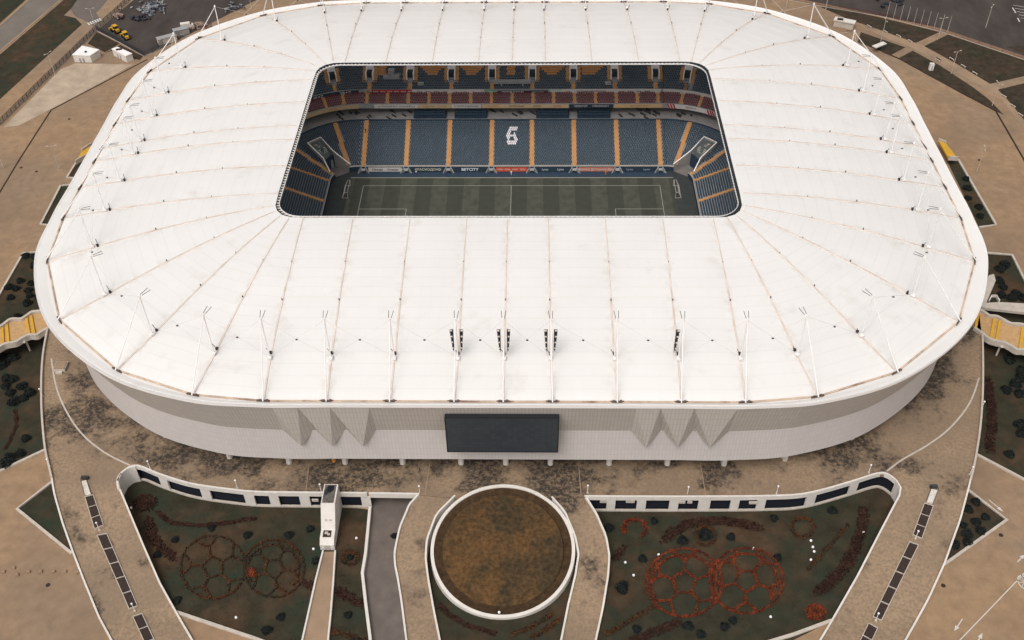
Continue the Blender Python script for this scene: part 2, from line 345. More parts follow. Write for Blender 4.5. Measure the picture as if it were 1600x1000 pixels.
# lawns beside the podium
SIDE = [[(121, 252), (136, 248), (119, 279), (105, 278)], [(95, 291), (112, 289), (82, 353), (64, 351)],
        [(37, 396), (66, 394), (74, 480), (60, 500), (0, 512), (-26, 512), (0, 460)],
        [(-60, 575), (0, 552), (75, 520), (66, 585), (72, 703), (0, 737), (-60, 765)], [(27, 796), (81, 754), (113, 866)],
        [(1480, 252), (1497, 250), (1556, 352), (1530, 356)], [(1543, 396), (1581, 399), (1600, 437), (1625, 484), (1535, 484)],
        [(1534, 522), (1600, 545), (1680, 570), (1680, 790), (1600, 748), (1526, 711), (1534, 600)], [(1513, 767), (1573, 813), (1475, 883)],
        [(1535, 485), (1626, 485), (1650, 530), (1600, 512), (1535, 497)]]
for p in SIDE: sheet('lawn', p, .005, m_lawn)
wl = []
for pix, lab in (([(132, 248), (121, 252), (105, 278), (119, 279)], 'pale kerb round the smallest planted bed left of the white roof'),
            ([(112, 289), (95, 291), (64, 351), (82, 353)], 'pale kerb round the long dark bed left of the white roof'),
            ([(66, 394), (37, 396), (0, 460), (-60, 562)], 'pale kerb of the shrub bed above the left yellow striped bridge'),
            ([(72, 703), (0, 737), (-60, 766)], 'pale kerb between shrub lawn and paved path left of the podium'),
            ([(81, 754), (27, 796), (113, 866)], 'pale kerb round the bare dark triangular lawn beside the ramp'),
            ([(1497, 250), (1556, 352), (1530, 356)], 'pale kerb round the bed with five shrubs right of the white roof'),
            ([(1543, 396), (1581, 399), (1600, 437), (1680, 580)], 'pale kerb of the shrub bed above the right yellow striped bridge'),
            ([(1526, 711), (1600, 750), (1680, 792)], 'broad pale kerb between shrub lawn and paved path right of the podium'),
            ([(1513, 767), (1573, 813), (1475, 883)], 'pale kerb round the triangular lawn with nine shrubs beside the ramp')):
    wl.append(tag(MB().wall([P(u, v) for u, v in pix], .7, .45, bottom=-.1).build('kerb_wall', m_kerb), lab, 'kerb'))
# big gardens in front (z = 0)
GL = [(196, 738), (186, 760), (200, 795), (225, 855), (250, 912), (275, 957), (400, 999), (470, 1030), (600, 1030), (579, 1000), (572, 945), (567, 900), (572, 870), (579, 797), (400, 770), (300, 757), (230, 738)]
GR = [(914, 778), (945, 840), (953, 870), (950, 900), (942, 950), (925, 1030), (1180, 1030), (1240, 1000), (1300, 970), (1340, 900), (1375, 832), (1406, 772), (1386, 745), (1325, 757), (1260, 774), (1200, 778)]
sheet('garden_lawn', GL, .004, m_lawn)
sheet('garden_lawn', GR, .004, m_lawn)
sheet('garden_lawn', [(675, 800), (622, 860), (632, 1030), (928, 1030), (948, 860), (895, 800)], .0025, m_lawn)
sheet('service_road', [(579, 770), (579, 797), (572, 870), (567, 900), (572, 945), (579, 1000), (583, 1040), (642, 1040), (635, 1000), (627, 937), (621, 900), (617, 875), (625, 825), (640, 790), (652, 770)], .012, m_road)
MBk = [([(275, 957), (400, 999), (470, 1026)], 'low pale kerb closing the left football flower garden'), ([(1300, 970), (1240, 992), (1180, 1010)], 'low pale kerb closing the right football flower garden')]
for pix, lab in MBk: tag(MB().wall([P(u, v) for u, v in pix], .8, .4, bottom=-.1).build('kerb_wall', m_kerb), lab, 'kerb')

# ------------------------------------------------------------------ pitch
struct(MB().poly([(-84, -62, 0), (84, -62, 0), (84, 62, 0), (-84, 62, 0)]).build('pitch_apron', m_apron))
pitch = struct(MB().poly([(-57.5, -39, .006), (57.5, -39, .006), (57.5, 39, .006), (-57.5, 39, .006)]).build('pitch', m_pitch))
struct(MB().poly([(-56, 39.6, .006), (56, 39.6, .006), (56, 42.6, .006), (-56, 42.6, .006)]).build('touchline_mat', m_blue))
def pline(x0, y0, x1, y1, w_=.16):
    return MB().poly([(min(x0, x1) - w_ / 2, min(y0, y1) - w_ / 2, .012), (max(x0, x1) + w_ / 2, min(y0, y1) - w_ / 2, .012), (max(x0, x1) + w_ / 2, max(y0, y1) + w_ / 2, .012), (min(x0, x1) - w_ / 2, max(y0, y1) + w_ / 2, .012)]).build('pitch_line', m_pline, pitch)
for y in (-34, 34): pline(-52.5, y, 52.5, y)
for x in (-52.5, 0, 52.5): pline(x, -33.8, x, 33.8)
for sx in (-1, 1):
    pline(sx * 52.3, 20.16, sx * 36, 20.16); pline(sx * 52.3, -20.16, sx * 36, -20.16); pline(sx * 36, -20, sx * 36, 20)
    pline(sx * 52.3, 9.16, sx * 47, 9.16); pline(sx * 52.3, -9.16, sx * 47, -9.16); pline(sx * 47, -9, sx * 47, 9)
cm = MB(); A = [2 * math.pi * i / 64 for i in range(64)]
cm.strip([(9.23 * math.cos(a), 9.23 * math.sin(a), .014) for a in A], [(9.07 * math.cos(a), 9.07 * math.sin(a), .014) for a in A], True); cm.build('pitch_line', m_pline, pitch)
pline(-57.5, 38.9, 57.5, 38.9, .3)

# ------------------------------------------------------------------ stadium geometry tables
CX = .6
N_ = [(0, 92), (11.1, 92), (26.4, 92), (41.7, 92), (56.5, 91.9), (70.3, 90.5), (87.2, 83.8), (103.6, 68.9), (113, 49.1), (114.6, 32.4), (114.6, 17.9), (114.6, 3.6)]
R_ = [(0, 103.4), (11.5, 103.4), (26.6, 103.4), (41.5, 103.4), (56.4, 103.4), (73.5, 101.5), (94, 93.4), (114.1, 75.5), (125.5, 51.5), (127.5, 32.4), (127.5, 17.4), (127.5, 3.6)]
E_ = [(0, 42.8), (11.1, 42.8), (26.5, 42.8), (42, 42.8), (55.6, 42.8), (59.4, 42.5), (61.8, 41.4), (63.4, 39.6), (64.3, 37.2), (64.5, 31.5), (64.5, 17.8), (64.5, 3.8)]
ZE, ZN, ZR = 43.7, 38.2, 35.5
def ring(T): # 46 points, starting near axis, counter-clockwise towards +X
    q = [(T[0][0], -T[0][1])] + [(x, -y) for x, y in T[1:]] + [(x, y) for x, y in T[:0:-1]] + [(0, T[0][1])] + [(-x, y) for x, y in T[1:]] + [(-x, -y) for x, y in T[:0:-1]]
    return [(x + CX, y) for x, y in q]
RN, RR, RE = ring(N_), ring(R_), ring(E_)
NK = len(RN)
stadium = tag(empty('football_stadium'), 'large football stadium under a white radially ribbed membrane roof', 'stadium')
def ridge_pt(i, t):
    i %= NK; e, n, r = (np.array(a[i]) for a in (RE, RN, RR)); l1 = np.linalg.norm(n - e); l2 = np.linalg.norm(r - n); tn = l1 / (l1 + l2)
    xy = e + (n - e) * t / tn if t <= tn else n + (r - n) * (t - tn) / (1 - tn)
    z = ZE * (t - tn) * (t - 1) / (tn) + ZN * t * (t - 1) / (tn * (tn - 1)) + ZR * t * (t - tn) / (1 - tn)
    return np.array((xy[0], xy[1], z))
NT, NS = 72, 8
ridges = [[ridge_pt(i, t / NT) for t in range(NT + 1)] for i in range(NK)]
for i in range(NK):
    a, b = ridges[i], ridges[(i + 1) % NK]; mb = MB()
    for t in range(NT + 1):
        tt = t / NT; wdt = np.linalg.norm(b[t] - a[t]); env = min(1, tt / .05) * min(1, (1 - tt) / .08)
        amp = .015 * wdt * env; rip = 1 - .3 * abs(math.sin(tt * math.pi * 9))
        for s in range(NS + 1):
            q = a[t] + (b[t] - a[t]) * s / NS; x = s / NS
            mb.v.append((q[0], q[1], q[2] - .12 + amp * 4 * x * (1 - x) * rip))
    W = NS + 1
    mb.f = [(t * W + s, (t + 1) * W + s, (t + 1) * W + s + 1, t * W + s + 1) for t in range(NT) for s in range(NS)]
    mb.build('roof_panel', m_panel, stadium, smooth=True, uv=lambda k: ((k % W) / NS, (k // W) / NT))
    # ridge: flat cable cover with stained edges
    rb = MB(); L0 = []; L1 = []; pts = a[1:-1]
    for k, p in enumerate(pts):
        d = pts[min(k + 1, len(pts) - 1)] - pts[max(k - 1, 0)]; n = np.array((-d[1], d[0], 0)); n /= np.linalg.norm(n); hw = .09 + .12 * min(1, k / 40)
        L0.append(p + n * hw + (0, 0, .06)); L1.append(p - n * hw + (0, 0, .06))
    rb.strip(L1, L0); rb.strip(L0, [p - (0, 0, .25) for p in L0]); rb.strip([p - (0, 0, .25) for p in L1], L1)
    rb.build('ridge_cover', m_ridge, stadium)
    # gutter along the rim between nodes, and the rusty joint at the node
    p, q = np.array((*RR[i], ZR)), np.array((*RR[(i + 1) % NK], ZR)); u_ = (q - p) / np.linalg.norm(q - p)
    MB().bar(p + u_ * 1.2 + (0, 0, .05), q - u_ * 1.2 + (0, 0, .05), .4, .3).build('rim_gutter', m_rust, stadium)
    g = MB(); tan = np.array(RR[(i + 1) % NK]) - np.array(RR[i - 1]); tan /= np.linalg.norm(tan); ang = math.atan2(tan[1], tan[0])
    g.box((*RR[i], ZR + .1), (3.2, .32, .42), ang); g.box((RR[i][0] + tan[0] * .9, RR[i][1] + tan[1] * .9, ZR + .36), (.5, .5, .25), ang); g.box((RR[i][0] - tan[0] * .8, RR[i][1] - tan[1] * .8, ZR + .34), (.7, .4, .2), ang)
    g.build('rim_joint', m_rustd, stadium)
# rim lip, facade
rim = catmull([(*p, ZR) for p in RR], 10)
extra = [-53.6, -30.7, 31.3, 55.0]
for x in extra:      # exact stations where the folds begin and end on the straight near side
    k = next(i for i in range(len(rim)) if rim[i][1] < -100 and rim[i][0] <= x < rim[(i + 1) % len(rim)][0])
    f = (x - rim[k][0]) / (rim[k + 1][0] - rim[k][0]); rim.insert(k + 1, rim[k] + (rim[k + 1] - rim[k]) * f)
rim = [np.array(p) for p in rim]; nr = len(rim); nrm = []
for i in range(nr):
    t = rim[(i + 1) % nr] - rim[i - 1]; n = np.array((t[1], -t[0])); nrm.append(n / np.linalg.norm(n))
arc = np.r_[0, np.cumsum([np.linalg.norm(rim[(i + 1) % nr] - rim[i]) for i in range(nr)])]
def off(d, z, lip=False):
    dd = [d + (1.8 + 1.6 * abs(n[0]) if lip else 0) for n in nrm]
    return [(rim[i][0] + nrm[i][0] * dd[i], rim[i][1] + nrm[i][1] * dd[i], z) for i in range(nr)]
MB().strip(off(-2.2, 35.2), off(.1, 35.3), True).strip(off(.1, 35.3), off(-.75, 35.75, True), True).strip(off(-.75, 35.75, True), off(-.68, 35.68, True), True).strip(off(-.68, 35.68, True), off(0, 36.0, True), True).strip(off(0, 36.0, True), off(.05, 35.3, True), True).strip(off(.05, 35.3, True), off(-.3, 35.2, True), True).build('rim_lip', m_mem, stadium)
ZC, ZB = 23.3, 12.0
def uvstrip(mb, za, zb, n): # for closed strip A then B: u by arc, v by z
    return lambda i: (arc[i % n] if i < 2 * n else 0, za if i < n else zb)
def facade_part(name, dA, zA, dB, zB, m, skip=lambda x, y: False, lip=False):
    A_, B_ = off(dA, zA, lip), off(dB, zB); mb = MB(); uvs = []
    for i in range(nr):
        j = (i + 1) % nr
        if skip((A_[i][0] + A_[j][0]) / 2, (A_[i][1] + A_[j][1]) / 2): continue
        mb.add([A_[i], A_[j], B_[j], B_[i]], [(0, 1, 2, 3)]); L_ = math.hypot(dA - dB, zA - zB)
        uvs += [(arc[i], L_), (arc[i + 1], L_), (arc[i + 1], 0), (arc[i], 0)]
    return mb.build(name, m, stadium, uv=lambda k: uvs[k])
infold = lambda x, y: y < -95 and (-53.6 < x < -30.7 or 31.3 < x < 55.0)
facade_part('facade_overhang', -.15, 35.25, -1.9, ZC, m_over, lambda x, y: infold(x, y) or (y < -95 and -30.7 < x < 31.3), True)
facade_part('facade_overhang', -.15, 35.25, -1.9, ZC, m_over, lambda x, y: not (y < -95 and -30.7 < x < 31.3), True)
facade_part('facade_wall', -1.9, ZC, -2.2, ZB, m_fac)
facade_part('facade_soffit', -2.2, ZB, -10.2, ZB + .1, m_over)
facade_part('entrance_glazing', -7.9, ZB + .1, -7.9, 5.45, m_glass)
RT_, RC_ = off(-.15, 35.25, True), off(-1.9, ZC)
def near_pt(L_, x): return min((p for p in L_ if p[1] < -95), key=lambda p: abs(p[0] - x))
YT, YCr, YTip = -103.4 - 1.65, -103.4 + 1.9, -103.4 + .7
for x0, x1, tips, vals, tops in ((-53.6, -30.7, (-49.4, -41.8, -34.2), (-45.6, -37.9), (-47.6, -40.0)), (31.3, 55.0, (35.3, 43.0, 50.8), (38.9, 46.8), (37.2, 45.0))):
    zt = 18.5; T = [(x0, YT, 35.25)] + [(x, YT, 35.25) for x in tops] + [(x1, YT, 35.25)]
    Tip = [(x, YTip, zt) for x in tips]; V = [(x0, YCr, ZC)] + [(x, YCr + .3, ZC + .3) for x in vals] + [(x1, YCr, ZC)]
    T[0], T[-1], V[0], V[-1] = near_pt(RT_, x0), near_pt(RT_, x1), near_pt(RC_, x0), near_pt(RC_, x1)
    faces = [[T[0], V[0], Tip[0], T[1]], [T[1], Tip[0], V[1]], [T[1], V[1], Tip[1], T[2]], [T[2], Tip[1], V[2]], [T[2], V[2], Tip[2], T[3]], [T[3], Tip[2], V[3]]]
    faces[5] = [T[3], Tip[2], V[3]]
    for fc in faces:
        o = MB().add(fc, [tuple(range(len(fc)))]).build('fold_panel', m_over, stadium, uv=lambda k, fc=fc: (fc[k][0], fc[k][2] * 1.1))
    # closing undersides from tips back to the wall
    for k in range(3):
        tp = Tip[k]; a, b = V[k], V[k + 1]
        MB().add([a, (a[0], YCr, a[2] - .05), (tp[0], YCr + .15, zt + .0), tp], [(0, 1, 2, 3)]).add([tp, (tp[0], YCr + .15, zt), (b[0], YCr, b[2] - .05), b], [(0, 1, 2, 3)]).build('fold_underside', m_over, stadium, uv=lambda k: (0.3, 0.3))
# screen
def screen_mat():
    m = mat('screen_modules', (.035, .044, .052), .35, .5); t = m.node_tree; N = t.nodes; L = t.links; mp = N.new('ShaderNodeMapping'); mp.inputs['Rotation'].default_value = (math.pi / 2, 0, 0); L.new(N.new('ShaderNodeTexCoord').outputs['Object'], mp.inputs['Vector'])
    br = N.new('ShaderNodeTexBrick'); br.offset = 0; br.inputs['Scale'].default_value = 1; br.inputs['Brick Width'].default_value = 1.33; br.inputs['Row Height'].default_value = 1.02; br.inputs['Mortar Size'].default_value = .03
    br.inputs['Color1'].default_value = (.031, .04, .05, 1); br.inputs['Color2'].default_value = (.04, .049, .057, 1); br.inputs['Mortar'].default_value = (.025, .03, .035, 1); L.new(mp.outputs[0], br.inputs['Vector']); L.new(br.outputs['Color'], N['Principled BSDF'].inputs['Base Color']); return m
scr = MB().box((.2, -104.9, 26.1), (26.6, .9, 12.2)).build('screen', screen_mat(), stadium)
fr = MB()
for c, s_ in (((.2, -105.0, 32.3), (26.9, 1.1, .2)), ((.2, -105.0, 19.9), (26.9, 1.1, .2)), ((-13.2, -105.0, 26.1), (.18, 1.1, 12.2)), ((13.6, -105.0, 26.1), (.18, 1.1, 12.2))): fr.box(c, s_)
fr.build('screen_frame', m_black, scr)
# columns under the facade
for i in range(NK):
    x, y = RR[i]; n = np.array(RR[(i + 1) % NK]) - np.array(RR[i - 1]); n = np.array((n[1], -n[0])); n /= np.linalg.norm(n)
    c = np.array((x, y)) - n * 6.9; mb = MB(); ang = math.atan2(n[1], n[0])
    pr = [(-1.2, -.7), (.9, -.7), (1.3, -.35), (1.3, .35), (.9, .7), (-1.2, .7)]
    cs, sn = math.cos(ang), math.sin(ang)
    mb.prism([(c[0] + a * cs - b * sn, c[1] + a * sn + b * cs) for a, b in pr], 5.4, ZB + .02); mb.build('column', m_wht, stadium)
# masts, braces, fixtures
apex = [np.array((x, y, 50.9)) for x, y in RN]
for i in range(NK):
    c = np.array((*RN[i], ZN)); r = np.array((*RR[i], ZR)); rad = (c - r); rad[2] = 0; rad /= np.linalg.norm(rad); a = apex[i]; tg = np.array((-rad[1], rad[0], 0))
    post = MB().tube(c + (0, 0, -.2), a, .17, .14).build('mast', m_steel, stadium)
    MB().tube(r - rad * .4 + (0, 0, .3), a, .16, .13).build('strut', m_steel, post)
    MB().tube(a, a + (0, 0, .6), .35, .2).build('mast_head', m_steel, post)
    for s in (-1, 1):
        MB().tube(a + rad * .5 + tg * s * .3 + (0, 0, .2), a + rad * 2.9 + tg * s * .55 + (0, 0, .35), .065).build('aerial', m_black, post)
    b = apex[(i + 1) % NK]; cn = np.array((*RN[(i + 1) % NK], ZN))
    br = MB().tube(a, cn + (0, 0, .6), .035, n=5).tube(b, c + (0, 0, .6), .035, n=5).build('brace_cable', m_cable, stadium)
    mid = (a + cn) / 2; MB().box(mid, (.5, .35, .25)).build('cable_clamp', m_black, br)
    fx = MB().box(c + rad * 1.4 + (0, 0, .55), (.55, .5, .8), math.atan2(rad[1], rad[0])).build('node_fixture', m_black, stadium)
    MB().tube(c + rad * 1.4 + tg * .3 + (0, 0, 1), c + rad * 1.2 + tg * .8 + (0, 0, 2.2), .08).build('bracket', m_black, fx)
    MB().box(c - rad * .1 + (0, 0, .5), (1.1, .9, .5), math.atan2(rad[1], rad[0])).build('node_plate', m_steel, fx)
    m_ = ridge_pt(i, .52); MB().box(m_ + (0, 0, .45), (.22, .22, .5)).build('ridge_lamp', m_black, stadium)
    if i % 1 == 0:
        m_ = ridge_pt(i, .3); MB().box(m_ + (0, 0, .3), (.15, .15, .3)).build('ridge_lamp', m_black, stadium)
# light and loudspeaker racks hung on the masts
def rack(i, both=True, dx=0.0):
    c = np.array((*RN[i], ZN)); o = None
    for s in ((-1, 1) if both else (1,)):
        f = MB(); y0 = c[1]; x = c[0] + s * .75 + dx
        for k in range(7):
            z = ZN + 3.0 + k * .95; wd = .4 + .07 * k
            f.box((x + s * wd / 2, c[1] + .6, z), (wd, .7, .5))
        f.box((x + s * .1, c[1] + .6, ZN + 5.6), (.12, .3, 7.2))
        q = f.build('light_rack', m_black, stadium)
        for k in range(0, 7, 2):
            MB().box((x + s * (.3 + .05 * k), c[1] + .2, ZN + 3.5 + k * .95), (.3 + .07 * k, .25, .3)).build('lamp_row', m_wht, q)
for i in (45, 0, 1): rack(i)
rack(3, False, -2.0); rack(NK // 2 + 1, False)

# inner edge: catwalk ring with cross bars and hung plate
def rrect(a, b, r, n=10, step=None):
    pts = []
    for (cx_, cy_, a0) in ((a - r, b - r, 0), (-(a - r), b - r, 90), (-(a - r), -(b - r), 180), (a - r, -(b - r), 270)):
        for k in range(n + 1):
            t = math.radians(a0 + 90 * k / n); pts.append((cx_ + r * math.cos(t), cy_ + r * math.sin(t)))
    return pts
IE = [(x + CX, y) for x, y in rrect(64.5, 42.8, 8)]; IN = [(x + CX, y) for x, y in rrect(63.5, 41.8, 7.0)]
def rz(pts, z): return [(x, y, z) for x, y in pts]
MB().strip(rz(IE, 43.55), rz(IE, 42.9), True).strip(rz(rrect(64.3, 42.6, 7.9), 43.5), rz(IE, 43.5), True).build('edge_beam', m_black, stadium)
MB().strip(rz(IN, 43.4), rz([(x + CX, y) for x, y in rrect(63.62, 41.92, 7.08)], 43.4), True).strip(rz([(x + CX, y) for x, y in rrect(63.62, 41.92, 7.08)], 43.4), rz([(x + CX, y) for x, y in rrect(63.62, 41.92, 7.08)], 43.0), True).strip(rz(IN, 43.0), rz(IN, 43.4), True).build('edge_plate', m_steel, stadium)
cw = resample([(*p, 43.1) for p in IN + IN[:1]], 330); co_ = resample([(*p, 43.1) for p in IE + IE[:1]], 330)
grat = MB()
for p, q in zip(cw[:-1], co_[:-1]): grat.bar(p, q, .45, .12)
g_o = grat.build('catwalk_bars', m_wht, stadium); stuff(g_o)
MB().strip(rz(IN, 42.95), rz(IE, 42.95), True).build('catwalk_deck', m_apron, stadium)

# ------------------------------------------------------------------ stands
a0, b0, r0 = 64.3, 43.2, 9.0; LX, LY = a0 - r0, b0 - r0
CORN = [(LX, LY, 90, 1), (LX, -LY, 0, 0)]
def bowl(d, fine=.55, straight=4.0):
    # closed path at offset d: list of (x, y)
    pts = []; r = r0 + d
    for cx_, cy_, s0 in ((LX, LY, 0), (-LX, LY, 90), (-LX, -LY, 180), (LX, -LY, 270)):
        n = 34
        for k in range(n + 1):
            t = math.radians(s0 + 90 * k / n); pts.append((cx_ + r * math.cos(t), cy_ + r * math.sin(t)))
        nx = {0: (-LX, LY, 90), 90: (-LX, -LY, 180), 180: (LX, -LY, 270), 270: (LX, LY, 0)}[s0]
        q = (nx[0] + r * math.cos(math.radians(s0 + 90)), nx[1] + r * math.sin(math.radians(s0 + 90)))
        m_ = 14
        for k in range(1, m_): pts.append((pts[-1][0] if False else pts[len(pts) - k][0] + (q[0] - pts[len(pts) - k][0]) * k / m_, pts[len(pts) - k][1] + (q[1] - pts[len(pts) - k][1]) * k / m_))
    return pts
# tunnel cuts at the two far corners (plan polygons)
TL = [(-58.0, 43.0), (-64.3, 46.6), (-69.0, 50.6), (-73.0, 46.8), (-67.1, 41.9), (-64.6, 38.2), (-60, 39)]
TR = [(-x, y) for x, y in TL]
def inside(p, poly):
    x, y = p; c = False; n = len(poly)
    for i in range(n):
        x1, y1 = poly[i]; x2, y2 = poly[(i + 1) % n]
        if (y1 > y) != (y2 > y) and x < (x2 - x1) * (y - y1) / (y2 - y1) + x1: c = not c
    return c
def cut(p): return inside(p, TL) or inside(p, TR)
def tier(name, d0, z0, rows, dep, rise, m, cuts=False):
    mb = MB()
    for k in range(rows):
        A_, B_ = bowl(d0 + k * dep), bowl(d0 + (k + 1) * dep); z = z0 + k * rise; n = len(A_)
        for i in range(n):
            j = (i + 1) % n
            if cuts and cut(((A_[i][0] + B_[j][0]) / 2, (A_[i][1] + B_[j][1]) / 2)): continue
            mb.add([(*A_[i], z - rise), (*A_[j], z - rise), (*A_[j], z), (*A_[i], z), (*B_[j], z), (*B_[i], z)], [(1, 0, 3, 2), (2, 3, 5, 4)])
    return mb.build(name, m, stadium)
LOW = dict(d0=0, z0=2.2, rows=23, dep=.78, rise=.345)
MID = dict(d0=21.3, z0=14.7, rows=5, dep=.85, rise=.46)
UPP = dict(d0=26.0, z0=18.0, rows=26, dep=.8, rise=.5)
low = tier('lower_tier', **LOW, m=m_conc, cuts=True); midt = tier('middle_tier', **MID, m=m_conc); upp = tier('upper_tier', **UPP, m=m_conc)
def ringwall(name, d, zb, zt, m, parent, th=.25, cuts=False, closed=True):
    A_, B_ = bowl(d), bowl(d + th); n = len(A_); keep = [not (cuts and cut(A_[i])) for i in range(n)]; st_ = next((i for i in range(n) if keep[i] and not keep[i - 1]), 0); mb = MB(); o = None
    for kk in range(n):
        i = (st_ + kk) % n; j = (i + 1) % n
        if not keep[i]: continue
        mb.add([(*A_[i], zb), (*A_[j], zb), (*A_[j], zt), (*A_[i], zt), (*B_[j], zt), (*B_[i], zt), (*B_[j], zb), (*B_[i], zb)], [(1, 0, 3, 2), (2, 3, 5, 4), (4, 5, 7, 6)])
        if not keep[j]: o = mb.build(name, m, parent); mb = MB()
    return mb.build(name, m, parent) if mb.v else o
ringwall('front_wall', -.25, 0, 2.0, m_blue, low, cuts=True); ringwall('front_rail', -.3, 2.02, 2.3, m_kerb, low, th=.16, cuts=True)
dl = 23 * .78; zl = 2.2 + 22 * .345
conc = MB()
A_, B_ = bowl(dl), bowl(28.0); conc.strip(rz(B_, zl + .02), rz(A_, zl + .02), True); conc = conc.build('concourse', m_concd, stadium)
ringwall('concourse_back_wall', 27.8, zl, 14.2, m_concd, conc)
ringwall('concourse_rail', dl - .05, zl, zl + .75, m_apron, conc, th=.08)
ringwall('middle_parapet', 20.9, 13.3, 15.1, m_conc, midt, th=.3)
MB().strip(rz(bowl(21.2), 13.35), rz(bowl(27.9), 13.9), True).build('middle_soffit', m_conc, midt)
ringwall('upper_parapet', 25.6, 16.4, 18.3, m_conc, upp, th=.3)
# low dark diagonal bars scattered over the concourse floor
rs = random.Random(3)
for k in range(62):
    x = rs.uniform(-66, 66); y = rs.uniform(62.2, 68.0)
    if any(abs(x - c) < 7 for c in (-30.3, -15, 15, 30.3)) and abs(x) < 38: continue
    MB().box((x, y, zl + .35), (rs.uniform(.8, 3.2), .22, .6), -.75).build('dark_diagonal_bar', m_apron, conc)
# stairways
FAR_X = [-53.4, -38.0, -22.7, -7.3, 7.3, 22.6, 38.0, 53.4]
def stair(parent, tr, ang_pt, wd, m=m_step, d_from=None, d_to=None):
    # ang_pt(d) -> (x, y), outward normal
    mb = MB(); k0 = 0; k1 = tr['rows']
    for k in range(k0, k1):
        for h in (0, 1):
            d = tr['d0'] + (k + h * .5) * tr['dep'] + tr['dep'] * .25
            if d_from is not None and not (d_from <= d <= d_to): continue
            (x, y), (nx, ny) = ang_pt(d); z = tr['z0'] + k * tr['rise'] + .06 + h * tr['rise'] * .5
            if tr is LOW and cut((x, y)): continue
            mb.box((x, y, z), (tr['dep'] * .5, wd, .16 + tr['rise'] * .5), math.atan2(ny, nx))
    return mb.build('stairway', m, parent) if mb.v else None
def far(x): return lambda d: ((x, b0 + d), (0, 1))
def side(y, sx): return lambda d: ((sx * (a0 + d), y), (sx, 0))
def corner(ang, sx, sy=1):   # angle from the +Y direction
    s, c = math.sin(math.radians(ang)), math.cos(math.radians(ang))
    return lambda d: ((sx * (LX + (r0 + d) * s), sy * (LY + (r0 + d) * c)), (sx * s, sy * c))
for x in FAR_X: stair(low, LOW, far(x), 1.55)
for sx in (-1, 1):
    stair(low, LOW, corner(21, sx), 1.5); stair(low, LOW, corner(66, sx), 1.3)
    for y in (34, 21.6, 7, -7, -21.6): stair(low, LOW, side(y, sx), 1.1)
AIS_MID = [(-53.4 + 7.63 * k) for k in range(15)]
for x in AIS_MID: stair(midt, MID, far(x), 1.1)
for sx in (-1, 1):
    for an in (12, 24, 38, 52): stair(midt, MID, corner(an, sx), 1.1)
VOM_X = [-52.6, -37.6, -22.4, -7.4, 7.4, 22.5, 37.6, 52.6]; DV0, DV1 = 29.0, 33.6
def zup(d): return UPP['z0'] + (d - UPP['d0']) / UPP['dep'] * UPP['rise']
VOM = [far(x) for x in VOM_X] + [corner(16, -1), corner(13, 1)]
for fn in VOM:
    (x, y), n = fn(DV0); t = (-n[1], n[0]); ang = math.atan2(n[1], n[0]); zf = zup(DV0)
    at = lambda dd, tt: (fn(dd)[0][0] + t[0] * tt, fn(dd)[0][1] + t[1] * tt)
    vm = MB()
    for s in (-1, 1):
        vm.prism([at(DV0, s * 1.45), at(DV0, s * 1.08), at(DV1, s * 1.08), at(DV1, s * 1.45)], zf - 1.0, zup(DV1) + .35)
    vm.prism([at(DV1 - .9, -1.45), at(DV1 - .9, 1.45), at(DV1, 1.45), at(DV1, -1.45)], zup(DV1) - .7, zup(DV1) + 1.3)
    vo = vm.build('vomitory', m_wseat, upp)
    MB().prism([at(DV0 - .4, -1.06), at(DV0 - .4, 1.06), at(DV1 - .95, 1.06), at(DV1 - .95, -1.06)], zf - .6, zf + .25).build('vomitory_floor', m_conc, vo)
    MB().prism([at(DV0 + 1.6, -1.05), at(DV0 + 1.6, 1.05), at(DV1 - .96, 1.05), at(DV1 - .96, -1.05)], zf + .3, zup(DV1) - .1).build('vomitory_gate', m_apron, vo)
    for s in (-1, 1):
        stair(upp, UPP, lambda d, s=s: (at(d, s * 2.1), n), 1.15, d_from=DV0 - .6, d_to=DV1 + .4)
    stair(upp, UPP, fn, 1.3, d_from=26, d_to=DV0 - .6); stair(upp, UPP, fn, 1.3, d_from=DV1 + .5, d_to=46)

